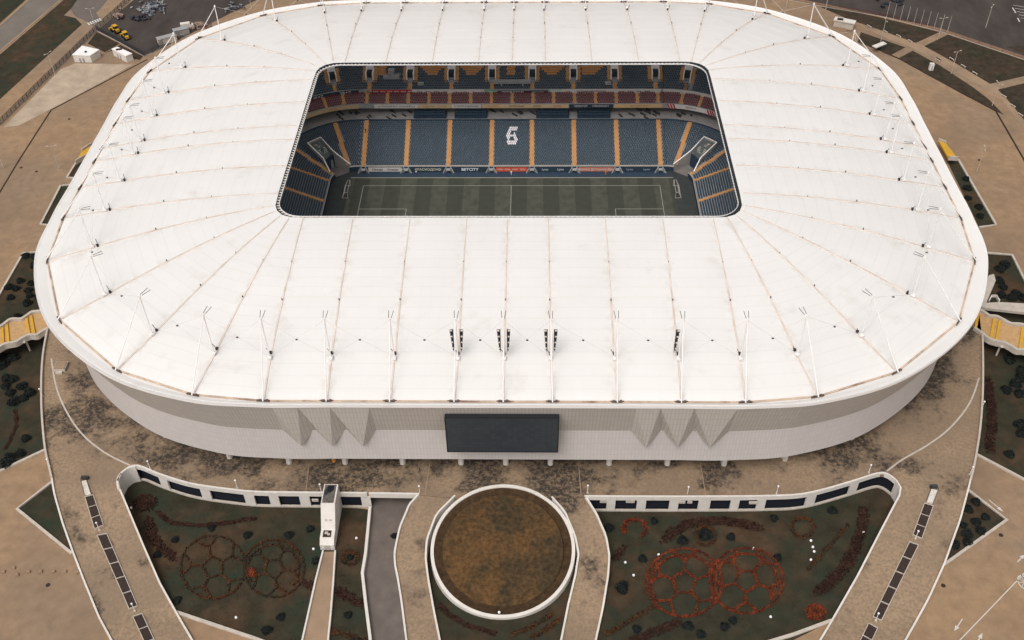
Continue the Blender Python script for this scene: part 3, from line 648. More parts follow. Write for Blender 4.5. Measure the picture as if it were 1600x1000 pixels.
# seats: real pan + back per seat, joined per block (too small to pick apart singly)
SEAT_V = np.array([(-.22, .08, .40), (.22, .08, .40), (.22, .40, .44), (-.22, .40, .44), (-.22, .08, .32), (.22, .08, .32), (.22, .40, .36), (-.22, .40, .36),
                   (-.22, .36, .40), (.22, .36, .40), (.22, .46, .84), (-.22, .46, .84), (-.22, .43, .40), (.22, .43, .40), (.22, .53, .84), (-.22, .53, .84)])
SEAT_F = np.array([(0, 1, 2, 3), (5, 4, 7, 6), (0, 4, 5, 1), (1, 5, 6, 2), (3, 7, 4, 0), (8, 9, 10, 11), (13, 12, 15, 14), (11, 10, 14, 15), (9, 13, 14, 10), (12, 8, 11, 15)])
def seats(name, items, m, parent):
    if not items: return
    A_ = np.array(items); n = len(A_); nx, ny = A_[:, 3], A_[:, 4]; tx, ty = -ny, nx
    V = np.empty((n, 16, 3)); lx, ly, lz = SEAT_V[:, 0], SEAT_V[:, 1], SEAT_V[:, 2]
    V[:, :, 0] = A_[:, 0, None] + tx[:, None] * lx + nx[:, None] * ly; V[:, :, 1] = A_[:, 1, None] + ty[:, None] * lx + ny[:, None] * ly; V[:, :, 2] = A_[:, 2, None] + lz
    Fc = (SEAT_F[None] + (np.arange(n) * 16)[:, None, None]).reshape(-1, 4)
    me = bpy.data.meshes.new(name); me.vertices.add(n * 16); me.vertices.foreach_set('co', V.ravel())
    me.loops.add(Fc.size); me.loops.foreach_set('vertex_index', Fc.ravel()); me.polygons.add(len(Fc)); me.polygons.foreach_set('loop_start', np.arange(len(Fc)) * 4)
    me.update(); me.validate(); me.materials.append(m); o = bpy.data.objects.new(name, me); COL.objects.link(o); o.parent = parent; stuff(o); return o
GLYPH = [[(-1.2, 2.0)], [(-1.2, 1.9)], [(-1.4, -.4)], [(-2.0, -.4), (.4, 1.4)], [(-2.0, 1.75)], [(-1.95, -.6), (.75, 1.95)], [(-1.6, -.7), (.9, 1.95)], [(-1.7, 1.9)], [(-1.7, 1.5)]]   # white seats, top row first
def seat_rows(tr, sp, far_ais, cor_ais, side_ais, aw, block=None):
    out = {}
    for k in range(tr['rows']):
        d = tr['d0'] + k * tr['dep'] + .15; z = tr['z0'] + k * tr['rise']; r = r0 + d
        n = int(LX / sp)
        for i in range(-n, n + 1):
            x = (i + .5 * (k % 2)) * sp
            if min(abs(x - a) for a in far_ais) < aw / 2 + .2: continue
            key = block('far', x, k, d) if block else 'navy'
            if key: out.setdefault((key, 'far'), []).append((x, b0 + d, z, 0, 1))
        for sx in (-1, 1):
            na = int(math.radians(90) * r / sp)
            for i in range(na):
                an = (i + .25 + .5 * (k % 2)) / na * 90; (x, y), nn = corner(an, sx)(d)
                if tr is LOW and cut((x, y)): continue
                if min(abs(math.radians(an - a)) * r for a in cor_ais) < aw / 2 + .2: continue
                key = block('cor', (an, sx), k, d) if block else 'navy'
                if key: out.setdefault((key, sx), []).append((x, y, z, *nn))
            m_ = int(LY / sp)
            for i in range(-m_, m_ + 1):
                y = (i + .5 * (k % 2)) * sp
                if y < -30: continue
                if side_ais and min(abs(y - a) for a in side_ais) < aw / 2 + .15: continue
                key = block('side', y, k, d) if block else 'navy'
                if key: out.setdefault((key, sx), []).append((sx * (a0 + d), y, z, sx, 0))
    return out
def low_block(seg, x, k, d):
    if seg == 'far' and 0 <= 18 - k < 9 and any(a <= x <= b for a, b in GLYPH[18 - k]): return 'white'
    return 'navy'
WEDGE = [(-48.2, 'bar', 1.6), (-29.6, 'wedge', 4.2), (-15.0, 'wedge', 4.2), (-.4, 'bar', 1.5), (14.6, 'wedge', 4.4), (30.0, 'half', 4.4)]
def up_block(seg, x, k, d):
    if seg == 'far':
        for fx in VOM_X:
            if abs(x - fx) < 2.8 and DV0 - .3 < d < DV1 + .4: return None
        row = k - 6
        for c, kind, hw in WEDGE:
            if 0 <= row < 4:
                h = hw if kind == 'bar' else hw - (3 - row) * .8
                if kind == 'half' and -hw < x - c < h - 1: return 'orange'
                if kind != 'half' and abs(x - c) < h: return 'orange'
        if abs(x + 44.5) < 3.2 and 29 < d < 31.5: return None
    if seg == 'cor':
        an, sx = x
        if abs(math.radians(an - (16 if sx < 0 else 13))) * (r0 + d) < 2.8 and DV0 - .3 < d < DV1 + .4: return None
    if seg == 'side' and d > 40: return None
    if d > 40: return None
    return 'navy'
MATS = dict(navy=m_navy, white=m_wseat, orange=m_org, red=m_red)
for (key, sg), it in seat_rows(LOW, .62, FAR_X, (21, 66), (34, 21.6, 7, -7, -21.6), 1.5, low_block).items(): seats('seat_block', it, MATS[key], low)
for (key, sg), it in seat_rows(MID, .62, AIS_MID, (12, 24, 38, 52), None, 1.1, lambda *a: 'red').items(): seats('seat_block', it, MATS[key], midt)
for (key, sg), it in seat_rows(UPP, .62, VOM_X, (16,), None, 1.3, up_block).items(): seats('seat_block', it, MATS[key], upp)
# loose seat boxes on the concourse
for c in (-30.3, -15.2, 14.9, 30.0):
    bx = MB().box((c, 64.6, zl + .5), (12.0, 3.9, 1.0)); bb = bx.build('seating_box', m_blue, conc); it = []
    for r in range(3):
        for i in range(20): it.append((c - 5.4 + i * .57, 62.9 + r * 1.2, zl + 1.0 + r * .25, 0, 1))
    seats('seat_block', it, m_navy, bb)
# press desk and camera decks in the upper tier
MB().box((0, 70.9, 20.3), (13.6, 1.6, 1.0)).box((-3.9, 69.9, 19.8), (.5, .5, 1.4)).box((3.9, 69.9, 19.8), (.5, .5, 1.4)).build('press_desk', m_conc, upp)
MB().box((-44.6, 73.2, 21.2), (6.0, 1.6, 1.1)).build('camera_deck', m_conc, upp)
MB().box((-44.6, 74.6, 22.6), (2.2, 2.2, 1.6)).build('camera_deck', m_conc, upp)
for x in (-33.6, 35.2): MB().box((x, 70.6, 19.8), (2.3, 1.2, .9)).build('camera_deck', m_conc, upp)
# partition at the right end of the middle tier
q = corner(38, 1); a_, b_ = q(21)[0], q(27)[0]
MB().wall([(*a_, 13.2), (*b_, 16)], .5, 4.0, depth=.2).build('tier_partition', m_kerb, midt)
# corner tunnels
for sx in (-1, 1):
    t = [(sx * -x, y) for x, y in TL] if sx > 0 else TL
    zs = [2.2, 5.6, 9.0, 9.0, 5.6, 2.2]
    tw = MB().wall([(t[0][0], t[0][1], 2.6), (t[1][0], t[1][1], 6.0), (t[2][0], t[2][1], 9.2)], .3, .4, bottom=0).wall([(t[2][0], t[2][1], 9.2), (t[3][0], t[3][1], 9.2)], .3, .4, bottom=0).wall([(t[3][0], t[3][1], 9.2), (t[4][0], t[4][1], 6.0), (t[5][0], t[5][1], 2.6)], .3, .4, bottom=0).build('tunnel_wall', m_concd, low)
    MB().wall([(t[0][0], t[0][1], 3.0), (t[1][0], t[1][1], 6.4), (t[2][0], t[2][1], 9.6), (t[3][0], t[3][1], 9.6), (t[4][0], t[4][1], 6.4), (t[5][0], t[5][1], 3.0)], .38, .12, depth=.12).build('tunnel_coping', m_steel, tw)
    bR, bL, mR, mL = np.array((*t[2], 9.1)), np.array((*t[3], 9.1)), np.array((*t[1], 5.3)), np.array((*t[4], 5.3))
    nn_ = np.cross(mR - bR, bL - bR); nn_ = nn_ / np.linalg.norm(nn_) * (1 if nn_[2] > 0 else 1); nn_ = nn_ if nn_[2] > 0 else -nn_
    def sl(a, b, h=0.0): return (bL + (bR - bL) * a) * (1 - b) + (mL + (mR - mL) * a) * b + nn_ * h
    def plate(a0_, a1_, b0_, b1_, h, m, nm):
        q = [sl(a0_, b0_, h), sl(a1_, b0_, h), sl(a1_, b1_, h), sl(a0_, b1_, h)]; q2 = [v - nn_ * .06 for v in q]
        o = MB().add(q + q2, [(0, 1, 2, 3), (7, 6, 5, 4), (0, 4, 5, 1), (1, 5, 6, 2), (2, 6, 7, 3), (3, 7, 4, 0)]).build(nm, m, tw)
    plate(.06, .94, .03, 1.0, 0, mat('poster_dark', (.085, .10, .10), .6, .3, var=.5, scale=.8), 'sloping_poster')
    fl_ = (lambda a: a) if sx < 0 else (lambda a: 1 - a)
    for a_, b_, wa, wb, colr in ((.42, .22, .12, .10, (.42, .30, .20)), (.5, .34, .22, .07, (.30, .30, .27)), (.5, .5, .62, .035, (.42, .42, .36)), (.5, .58, .66, .035, (.40, .40, .35)), (.5, .66, .6, .035, (.40, .40, .35)), (.5, .74, .5, .03, (.36, .36, .32)), (.3, .18, .1, .06, (.25, .22, .18))):
        plate(a_ - wa / 2, a_ + wa / 2, b_ - wb / 2, b_ + wb / 2, .05, mat('poster_print', colr, .6, .3, var=.5, scale=2), 'poster_print')
    gc = (mR + mL) / 2; gx = mR - mL; gl_ = np.linalg.norm(gx); gx /= gl_; gy = np.cross((0, 0, 1.), gx)
    MB().box((gc[0], gc[1], 2.5), (gl_ * .96, .15, 5.0), ax=(gx, gy, (0, 0, 1))).build('tunnel_gate', m_blue, tw)
    MB().box((*(gc + gx * gl_ * .22 - gy * .12 * 1)[:2], 1.7), (gl_ * .22, .2, 3.2), ax=(gx, gy, (0, 0, 1))).build('gate_leaf', m_concd, tw)
    MB().poly([(*t[0], .015), (*t[1], .015), (*t[4], .015), (*t[5], .015)]).build('tunnel_floor', mat('tunnel_floor', (.2, .175, .165), .9, .2, var=.2, scale=.4), tw)
# stair feet: grey hoods at the foot of each aisle
for x in FAR_X:
    hd = MB()
    for s in (-1, 1): hd.add([(x + s * .75, 43.0, 0), (x + s * 2.1, 41.6, 0), (x + s * 2.1, 41.6, .4), (x + s * .75, 43.0, 2.2), (x + s * .6, 42.8, 0), (x + s * 1.95, 41.4, 0), (x + s * 1.95, 41.4, .4), (x + s * .6, 42.8, 2.2)], [(0, 1, 2, 3), (7, 6, 5, 4), (3, 2, 6, 7), (1, 5, 6, 2), (0, 3, 7, 4)])
    hd.box((x, 42.2, 1.2), (1.5, 1.4, .3)); hd.build('stair_foot', m_conc, low)

# ------------------------------------------------------------------ banners with lettering
def text_mesh(body, size, m, name='lettering', bold=True):
    cu = bpy.data.curves.new('t', 'FONT'); cu.body = body; cu.size = size; cu.align_x = 'CENTER'; cu.align_y = 'CENTER'; cu.extrude = .01; cu.resolution_u = 2
    if bold: cu.offset = .02 * size
    to = bpy.data.objects.new('t', cu); me = bpy.data.meshes.new_from_object(to); me.name = name
    bpy.data.objects.remove(to); bpy.data.curves.remove(cu); me.materials.clear(); me.materials.append(m)
    o = bpy.data.objects.new(name, me); COL.objects.link(o); return o
pm = {}
def pmat(c):
    if c not in pm: pm[c] = mat('print', c, .7, .2, var=.06, scale=1.0)
    return pm[c]
def banner(x0, x1, y, z0, z1, col, words, label, tcol=(.06, .06, .07), curve=None):
    b = MB().box(((x0 + x1) / 2, y, (z0 + z1) / 2), (x1 - x0, .08, z1 - z0)).build('banner', pmat(col)); tag(b, label, 'banner', 'banners on the stand parapets')
    for tx, s, sz, c in words:
        o = text_mesh(s, sz, pmat(c or tcol)); o.parent = b; o.location = (tx, y - .07, (z0 + z1) / 2); o.rotation_euler = (math.pi / 2, 0, 0)
    return b
W_, CR, RD, NV, DK = (.62, .58, .55), (.58, .42, .25), (.38, .05, .045), (.03, .05, .075), (.05, .05, .06)
YU, YM = b0 + 25.6 - .12, b0 + 20.9 - .12
# upper parapet (far straight)
banner(-54.4, -51.8, YU, 16.7, 18.4, (.45, .36, .25), [(-53.1, 'O', 1.4, DK)], 'small cream square banner with a round emblem beside the red banner')
banner(-51.7, -36.9, YU, 16.7, 18.4, RD, [(-50.2 + i * 2.55, 'BETM', .75, W_) for i in range(6)], 'red banner with six small white words on the upper parapet', W_)
banner(-36.8, -10.2, YU, 16.7, 18.4, W_, [(-34 + i * 3.1, s, .8, DK) for i, s in enumerate(('Arena', 'Arena', 'Arena', 'Arena'))] + [(-20.5 + i * 3.2, 'ura', .65, (.45, .2, .1)) for i in range(4)], 'long white banner with slanted dark words left of the press desk')
banner(-10.1, -6.0, YU, 16.7, 18.4, (.22, .40, .27), [(-8, 'AGRO', .6, W_)], 'short pale green banner on the upper parapet')
banner(-5.4, 13.2, YU, 16.7, 17.9, NV, [(0.2, 'PREMIUM PARTNER', .95, W_), (9.6, 'ROSTOV ARENA', .6, W_)], 'navy banner with a row of white letters below the press desk', W_)
banner(13.7, 17.8, YU, 16.7, 18.4, (.48, .55, .47), [(15.8, 'AGRO', .6, W_)], 'short very pale green banner right of the navy lettered banner')
banner(17.9, 54.6, YU, 16.7, 18.4, W_, [(20.6, 'ПАО', .7, RD), (29, 'НАРОДНЫЙ ПАРТНЕР КЛУБА', .75, DK)] + [(40.2 + i * 3.1, 'Arena', .8, DK) for i in range(4)], 'longest white banner with mixed dark words right on the upper parapet')
# middle parapet
banner(-50.6, -34.6, YM, 13.4, 14.9, W_, [(-45.5, 'O ТРАНСНЕФТЬ O', .8, DK), (-38.5, 'ТРАНСНЕФТЬ O', .75, DK)], 'white banner with dark grey words below the maroon seats')
banner(-34.5, -22.2, YM, 13.4, 14.9, CR, [(-30.5, 'НАДЕЖНЫЙ', .7, (.3, .2, .1)), (-25.5, 'ПАРТНЕР', .7, (.35, .22, .1))], 'tan banner with faint brown words beside the white lettered banner')
banner(-22.1, -11.4, YM, 13.4, 14.9, W_, [(-16.7, 'Е ГРУПП КОМПАНИЙ', .85, DK)], 'white banner with widely spaced black capitals below the maroon seats')
banner(-11.0, 20.6, YM, 13.4, 14.9, CR, [(-7, 'МЫ ВЕРИМ', .75, (.5, .2, .06)), (1.6, 'ЖЕЛТО-СИНИЕ', .75, DK), (9.2, 'ВПЕРЕД', .7, DK), (16.5, 'РОСТОВ', .7, RD)], 'longest tan banner with brown and red words on the middle parapet')
banner(20.9, 37.0, YM, 13.4, 14.9, NV, [(25.2, 'СЕНАТОР', 1.0, W_), (32.4, 'СПЕЦПРОЕКТ', .9, W_)], 'dark navy banner with two white words below the maroon seats', W_)
banner(37.2, 54.8, YM, 13.4, 14.9, (.60, .41, .21), [(46.5, 'ЮГ ИНВЕСТ БАНК', .75, (.3, .2, .1))], 'plain orange tan banner with one faint line of words')
def cbanner(a1, a2, sx, d, z0, z1, col, words, label):
    n = 10; A_ = [corner(a1 + (a2 - a1) * k / n, sx)(d - .14)[0] for k in range(n + 1)]; B_ = [corner(a1 + (a2 - a1) * k / n, sx)(d - .06)[0] for k in range(n + 1)]
    mb = MB().strip(rz(A_, z0), rz(A_, z1)).strip(rz(A_, z1), rz(B_, z1)).strip(rz(B_, z1), rz(B_, z0)); o = tag(mb.build('banner', pmat(col)), label, 'banner', 'banners on the stand parapets')
    for an, s, sz, c in words:
        (x, y), nn = corner(an, sx)(d - .2); t = text_mesh(s, sz, pmat(c)); t.parent = o; t.location = (x, y, (z0 + z1) / 2); t.rotation_euler = (math.pi / 2, 0, math.atan2(nn[1], nn[0]) - math.pi / 2)
    return o
cbanner(2, 40, -1, 25.6, 16.5, 18.2, NV, [(10, 'COVRAZON', 1.6, W_), (27, 'COVRAZON', 1.6, W_)], 'curved navy banner with two large pale words at the stand corner')
cbanner(2, 46, -1, 20.9, 13.3, 14.9, (.56, .40, .24), [(20, 'РОСТОВ-НА-ДОНУ', .9, (.4, .27, .14))], 'curved plain tan banner below the maroon seats at the stand corner')
cbanner(0, 34, 1, 25.6, 16.6, 18.3, W_, [(18, 'Arena', .9, (.4, .4, .42))], 'curved white banner on the upper parapet ending at the partition')
cb = cbanner(3, 36, 1, 20.9, 13.3, 15.0, (.66, .61, .59), [(19, 'СТРОИТЕЛЬНАЯ КОМПАНИЯ', .8, DK)], 'curved white banner with red stripes at its ends beside the partition')
for an in (3.5, 5.5, 7.5, 32, 34, 35.6):
    (x, y), nn = corner(an, 1)(20.9 - .2); MB().box((x, y, 14.15), (.5, .06, 1.9), ax=((nn[1], -nn[0], .5), (nn[0], nn[1], 0), (-.5 * nn[1], .5 * nn[0], 1))).build('red_stripe', pmat(RD), cb)
# boards along the front wall
YF = b0 - .25 - .45
def fboard(x0, x1, col, words, label, z0=.2, z1=1.95): return banner(x0, x1, YF, z0, z1, col, words, label)
fboard(-51.6, -39.6, W_, [(-48.3, 'Orsuan', 1.3, DK), (-42.8, 'Orsuan', 1.3, DK)], 'white board with a dark word written twice on the pitchside wall')
fboard(-36.6, -24.4, NV, [(-30.6, 'КРАСНОДОН', 1.3, (.6, .6, .45)), (-25.8, 'D', 1.4, W_)], 'navy board with one pale yellow word on the pitchside wall')
fboard(-21.0, -8.8, NV, [(-15, 'BETCITY', 1.6, (.8, .8, .82))], 'navy board with one bold white word on the pitchside wall')
fboard(-5.6, 5.8, (.62, .10, .05), [(-4.1, 'FON', .9, W_), (-1.5, 'FON', .9, W_), (1.2, 'FON', .9, W_), (4, 'FON', .9, W_)], 'bright orange red board with small white words on the pitchside wall')
fboard(8.8, 21.0, NV, [(12, 'Lyon', 1.2, (.55, .58, .6)), (17.6, 'Lyon', 1.2, (.55, .58, .6))], 'navy board with two pale blue script words on the pitchside wall')
fboard(24.0, 36.6, (.52, .20, .15), [(27.3, 'Клинки Дон', 1.15, (.72, .6, .52)), (33.3, 'Клинки Дон', 1.15, (.72, .6, .52))], 'pinkish red board with cream lettering on the pitchside wall')
fboard(39.6, 51.8, NV, [(42.4, 'Lyon', 1.2, (.3, .36, .42)), (48.5, 'Lyon', 1.2, (.3, .36, .42))], 'navy board with faint blue script on the pitchside wall')

# goals parked beside the pitch
def goal(x, sx, label):
    g = tag(empty('goal', (x, 30.2, 0)), label, 'goal'); f = MB(); H, Wd = 2.44, 3.66
    for s in (-1, 1): f.tube((0, s * Wd, 0), (0, s * Wd, H), .07).tube((0, s * Wd, H), (sx * .9, s * Wd, H), .05).tube((sx * .9, s * Wd, H), (sx * 2.0, s * Wd, 0), .05).tube((0, s * Wd, .05), (sx * 2.0, s * Wd, .05), .05)
    f.tube((0, -Wd, H), (0, Wd, H), .07).tube((sx * 2, -Wd, .05), (sx * 2, Wd, .05), .05); f.build('goal_frame', m_wht, g)
    n = MB()
    for k in range(13): y = -Wd + k * Wd / 6; n.bar((sx * .9, y, H), (sx * 2, y, .05), .03)
    for k in range(5): t = k / 5; n.bar((sx * (.9 + 1.1 * t), -Wd, H * (1 - t)), (sx * (.9 + 1.1 * t), Wd, H * (1 - t)), .03)
    n.build('net', m_wht, g); return g
goal(-57.0, -1, 'white goal parked by the orange striped left end stand'); goal(57.2, 1, 'white goal parked by the right end stand')

# ------------------------------------------------------------------ podium
ZP = 5.5
left_edge = [(75, 517), (69, 550), (66, 585), (66, 640), (71, 700), (77.5, 730), (81.5, 748)]
right_edge = [(1516, 750), (1522, 725), (1530, 675), (1534, 625), (1535, 575), (1534, 522)]
LE = [P(u, v, ZP) for u, v in left_edge]; REd = [P(u, v, ZP) for u, v in right_edge]
front_px_L = [(190, 741), (200, 732), (217, 729), (250, 742), (300, 757), (362, 766), (400, 769.5), (450, 770.5), (502, 771), (560, 771.5), (655, 773)]
front_px_R = [(914, 776.5), (1000, 777), (1100, 777), (1200, 776), (1260, 772), (1325, 755), (1370, 741), (1386, 742), (1400, 752)]
FL = [P(u, v, ZP) for u, v in front_px_L]; FR = [P(u, v, ZP) for u, v in front_px_R]
CC = (0.3, -121.7); CRAD = 17.5
arc_pts = [(CC[0] + CRAD * math.cos(math.radians(t)), CC[1] + CRAD * math.sin(math.radians(t)), ZP) for t in range(130, 49, -10)]
back = [(142, -30, ZP), (143, 20, ZP), (136, 60, ZP), (118, 98, ZP), (80, 116, ZP), (0, 120, ZP), (-80, 116, ZP), (-118, 98, ZP), (-136, 60, ZP), (-143, 20, ZP), (-140, -30, ZP)]
outer = LE + FL + arc_pts + FR + REd + back
pang = [math.atan2(p[1], p[0]) for p in outer]
def outer_at(a):
    d = (math.cos(a), math.sin(a)); best = 0
    for i in range(len(outer)):
        x1, y1, _ = outer[i]; x2, y2, _ = outer[(i + 1) % len(outer)]; ex_, ey = x2 - x1, y2 - y1; den = d[0] * ey - d[1] * ex_
        if abs(den) < 1e-9: continue
        t = (x1 * ey - y1 * ex_) / den; s = (x1 * d[1] - y1 * d[0]) / den
        if t > 0 and -1e-6 <= s <= 1 + 1e-6: best = max(best, t)
    return best
angs = sorted(set([round(a, 5) for a in pang] + [round(-math.pi + 2 * math.pi * k / 300, 5) for k in range(300)]))
Ao = [(outer_at(a) * math.cos(a), outer_at(a) * math.sin(a), ZP) for a in angs]
Ai = []
for a in angs:
    d = np.array((math.cos(a), math.sin(a))); Ai.append((d[0] * 1 / math.sqrt((d[0] / 106) ** 2 + (d[1] / 88) ** 2), d[1] * 1 / math.sqrt((d[0] / 106) ** 2 + (d[1] / 88) ** 2), ZP))
pod = MB().strip(Ai, Ao, True); pod.strip(Ao, [(x, y, z - .9) for x, y, z in Ao], True)
pod.strip([(x, y, z - .9) for x, y, z in Ao], [(x, y, z - .9) for x, y, z in Ai], True)
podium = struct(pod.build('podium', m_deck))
# joints in the deck
for (a, b) in (((483, 722), (478, 768)), ((672, 722), (664, 773)), ((904, 724), (908, 775)), ((1094, 722), (1103, 776))):
    MB().wall([P(*a, ZP), P(*b, ZP)], .22, .012, depth=.01).build('deck_joint', m_path, podium)
for pix in ([(345, 0)], ):
    pass
for pts in ([(80, 560), (88, 605), (105, 645), (130, 680), (165, 708), (203, 727)], [(1530, 590), (1515, 630), (1485, 668), (1450, 695), (1410, 718), (1386, 736)]):
    MB().wall(resample(catmull([P(u, v, ZP) for u, v in pts], 6, False), 30), .42, .016, depth=.01).build('deck_joint', m_kerb, podium)
# podium parapets and outer walls
for pts, lab in ((LE, 'pale parapet along the podium edge beside the left shrub lawn'), (REd, 'pale parapet along the podium edge beside the right shrub lawn')):
    tag(MB().wall(resample(catmull(pts, 5, False), 24), .5, .8, bottom=-.1).build('parapet_wall', m_kerb), lab, 'wall')
# ------------------------------------------------------------------ ramps
def ramp(name, outp, innp, n=26):
    Ao_ = resample([hit(u, v, zramp) for u, v in outp], n); Ai_ = resample([hit(u, v, zramp) for u, v in innp], n)
    Ao_ = [(x, y, zramp(y) - .0) for x, y, _ in Ao_]; Ai_ = [(x, y, zramp(y)) for x, y, _ in Ai_]
    mb = MB().strip(Ao_, Ai_) if True else None
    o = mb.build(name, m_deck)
    me = o.data
    if me.polygons[0].normal.z < 0: me.flip_normals()
    return struct(o), Ao_, Ai_
_, lo, li = ramp('ramp', [(81.5, 748), (86, 775), (99, 820), (115, 865), (132.5, 910), (155, 965), (174, 1000), (200, 1050)], [(190, 741), (184, 752), (186, 762), (200, 795), (225, 855), (250, 912), (275, 957), (300, 1000), (328, 1050)])
_, ro, ri = ramp('ramp', [(1516, 750), (1500, 812), (1475, 882), (1450, 937), (1415, 1000), (1385, 1050)], [(1400, 752), (1407, 762), (1405, 775), (1375, 832), (1340, 900), (1300, 970), (1282, 1000), (1255, 1050)])
for pts, lab in ((lo, 'long pale parapet on the outer side of the left ramp'), (li, 'long pale parapet between left ramp and football flower garden'), (ro, 'long pale parapet on the outer side of the right ramp'), (ri, 'long pale parapet between right ramp and red football flower garden')):
    tag(MB().wall(pts, .42, .5, bottom=-.15).build('parapet_wall', m_wht), lab, 'wall')
_, l1o, l1i = ramp('walkway', [(655, 773), (640, 790), (625, 825), (617, 862), (617, 882), (621, 900), (627, 937), (635, 1000), (642, 1050)], [(711, 776), (682, 805), (667, 845), (665, 872), (669, 905), (677, 950), (687, 1000), (697, 1050)])
_, l2i, l2o = ramp('walkway', [(862, 778), (882, 800), (899, 840), (904, 867), (899, 900), (887, 950), (877, 1000), (867, 1050)], [(914, 776), (932, 805), (947, 840), (952, 870), (950, 900), (942, 950), (931, 1000), (921, 1050)])
for pts, lab in ((l1o, 'white parapet between curved walkway and service road'), (l1i, 'white parapet of the left curved walkway facing the round planter'), (l2i, 'white parapet of the right curved walkway facing the round planter'), (l2o, 'white parapet between curved walkway and red football flowers')):
    tag(MB().wall(resample(catmull(pts, 3, False), 60), .45, .6, bottom=-.1).build('parapet_wall', m_wht), lab, 'wall')
tag(MB().wall([P(579, 797), P(572, 870), P(567, 900), P(572, 945), P(579, 1000), P(583, 1040)], .7, 1.5, bottom=-.1).build('parapet_wall', m_wht), 'white wall between service road and narrow garden', 'wall')
# round planter, tilted with the ramps
pl = tag(empty('round_planter', (CC[0], CC[1], 0)), 'huge round planter of brown grass in a white ring wall', 'planter')
def cpt(r, a, dz): x = CC[0] + r * math.cos(a); y = CC[1] + r * math.sin(a); z = 5.5 + (y + 104.5) * 5.0 / 34.5; return (x - CC[0], y - CC[1], min(5.6, z) + dz)
AN = [2 * math.pi * k / 120 for k in range(120)]
MB().strip([cpt(16.7, a, .3) for a in AN], [cpt(17.5, a, .3) for a in AN], True).strip([cpt(17.5, a, .3) for a in AN], [(*cpt(17.5, a, 0)[:2], -.1) for a in AN], True).strip([cpt(16.7, a, -.4) for a in AN], [cpt(16.7, a, .3) for a in AN], True).build('ring_wall', m_wht, pl)
gm = MB(); rr = [0, 3, 6, 9, 12, 14.6]
gm.v.append(cpt(0, 0, .1))
for r in rr[1:]: gm.v += [cpt(r, a, .1 + .25 * noise.noise(Vector((r * math.cos(a) * .2, r * math.sin(a) * .2, 0)))) for a in AN]
gm.f += [(0, 1 + k, 1 + (k + 1) % 120) for k in range(120)]
for q in range(len(rr) - 2): gm.f += [(1 + q * 120 + k, 1 + (q + 1) * 120 + k, 1 + (q + 1) * 120 + (k + 1) % 120, 1 + q * 120 + (k + 1) % 120) for k in range(120)]
gm.build('grass', m_lawn_c, pl, smooth=True)
MB().strip([cpt(14.58, a, .05) for a in AN], [cpt(14.85, a, -.3) for a in AN], True).strip([cpt(14.85, a, -.3) for a in AN], [cpt(16.75, a, .0) for a in AN], True).build('sunk_border', mat('border_grass', (.062, .037, .02), .95, .1, var=.45, scale=.8), pl)

# ------------------------------------------------------------------ retaining walls with openings
def retaining(path, pillars, label, skip=None):
    root = tag(empty('retaining_wall', (path[0][0], path[0][1], 0)), label, 'wall'); o = np.array((path[0][0], path[0][1], 0))
    loc = [tuple(np.array(p) - o) for p in path]
    MB().wall([(x, y, ZP) for x, y, _ in loc], .5, .45, depth=.95).build('parapet_band', m_wht, root)
    MB().wall([(x, y, 0) for x, y, _ in loc], .55, .45, bottom=-.1).build('sill', m_kerb, root)
    s = np.r_[0, np.cumsum([math.hypot(loc[i + 1][0] - loc[i][0], loc[i + 1][1] - loc[i][1]) for i in range(len(loc) - 1)])]
    ks_ = [0]
    for u, v, wd in pillars:
        q = np.array(P(u, v, 2.6)) - o; k = int(np.argmin([math.hypot(q[0] - a[0], q[1] - a[1]) for a in loc])); k = min(max(k, 1), len(loc) - 2)
        t = math.atan2(loc[k + 1][1] - loc[k - 1][1], loc[k + 1][0] - loc[k - 1][0]); c = loc[k]
        ks_.append(k); MB().box((c[0], c[1], 2.3), (wd, .46, 4.6), t).build('pillar', m_wht, root)
    ks_.append(len(loc) - 1)
    for a, b in zip(ks_[:-1], ks_[1:]):
        if b - a > 1: MB().wall([(x, y + .75, 0) for x, y, _ in loc[a:b + 1]], .12, 4.7, bottom=-.1).build('window_pane', m_dark, root)
    return root
fl = resample(catmull(FL[1:], 6, False), 160)
tag(MB().wall(resample(catmull([P(u, v, ZP) for u, v in ((186, 766), (184, 754), (188, 743), (200, 733), (212, 730))], 6, False), 24), .5, .5, bottom=-.1).build('end_wall', m_wht), 'rounded white wall end where left ramp and podium meet', 'wall'); frr = resample(catmull(FR, 6, False), 160)
# openings stop at the service road portal, so the left wall ends there with a lintel
FLs = [p for p in fl if p[0] < -33.6]; lint = [p for p in fl if p[0] >= -33.8]
rl = retaining(FLs, [(251, 764, 2.6), (316, 782, 2.6), (389, 785, 2.6), (427, 787, 2.4), (476, 787, 2.6), (571, 790, 2.4)], 'white pillared retaining wall behind the faded football flowers')
MB().wall([(x - FLs[0][0], y - FLs[0][1], ZP) for x, y, _ in lint], .5, .45, depth=1.2).build('portal_lintel', m_wht, rl)
rr_ = retaining(frr, [(955, 792, 2.2), (1003, 792, 2.3), (1052, 793, 2.3), (1101, 793, 3.0), (1150, 793, 2.2), (1190, 793, 2.2), (1266, 782, 2.6), (1335, 765, 2.4)], 'white pillared retaining wall behind the bright red football flowers')
for i, (u, v, wd) in enumerate(((943, 785, 1.8), (985, 785, 2.2), (1066, 786, 1.6), (1078, 786, 1.2), (1177, 787, 2.0))):
    q = P(u, v, 4.0); MB().box((q[0] - frr[0][0], q[1] + .35 - frr[0][1], 3.9), (wd, .3, .8)).build('vent_box', m_kerb, rr_)
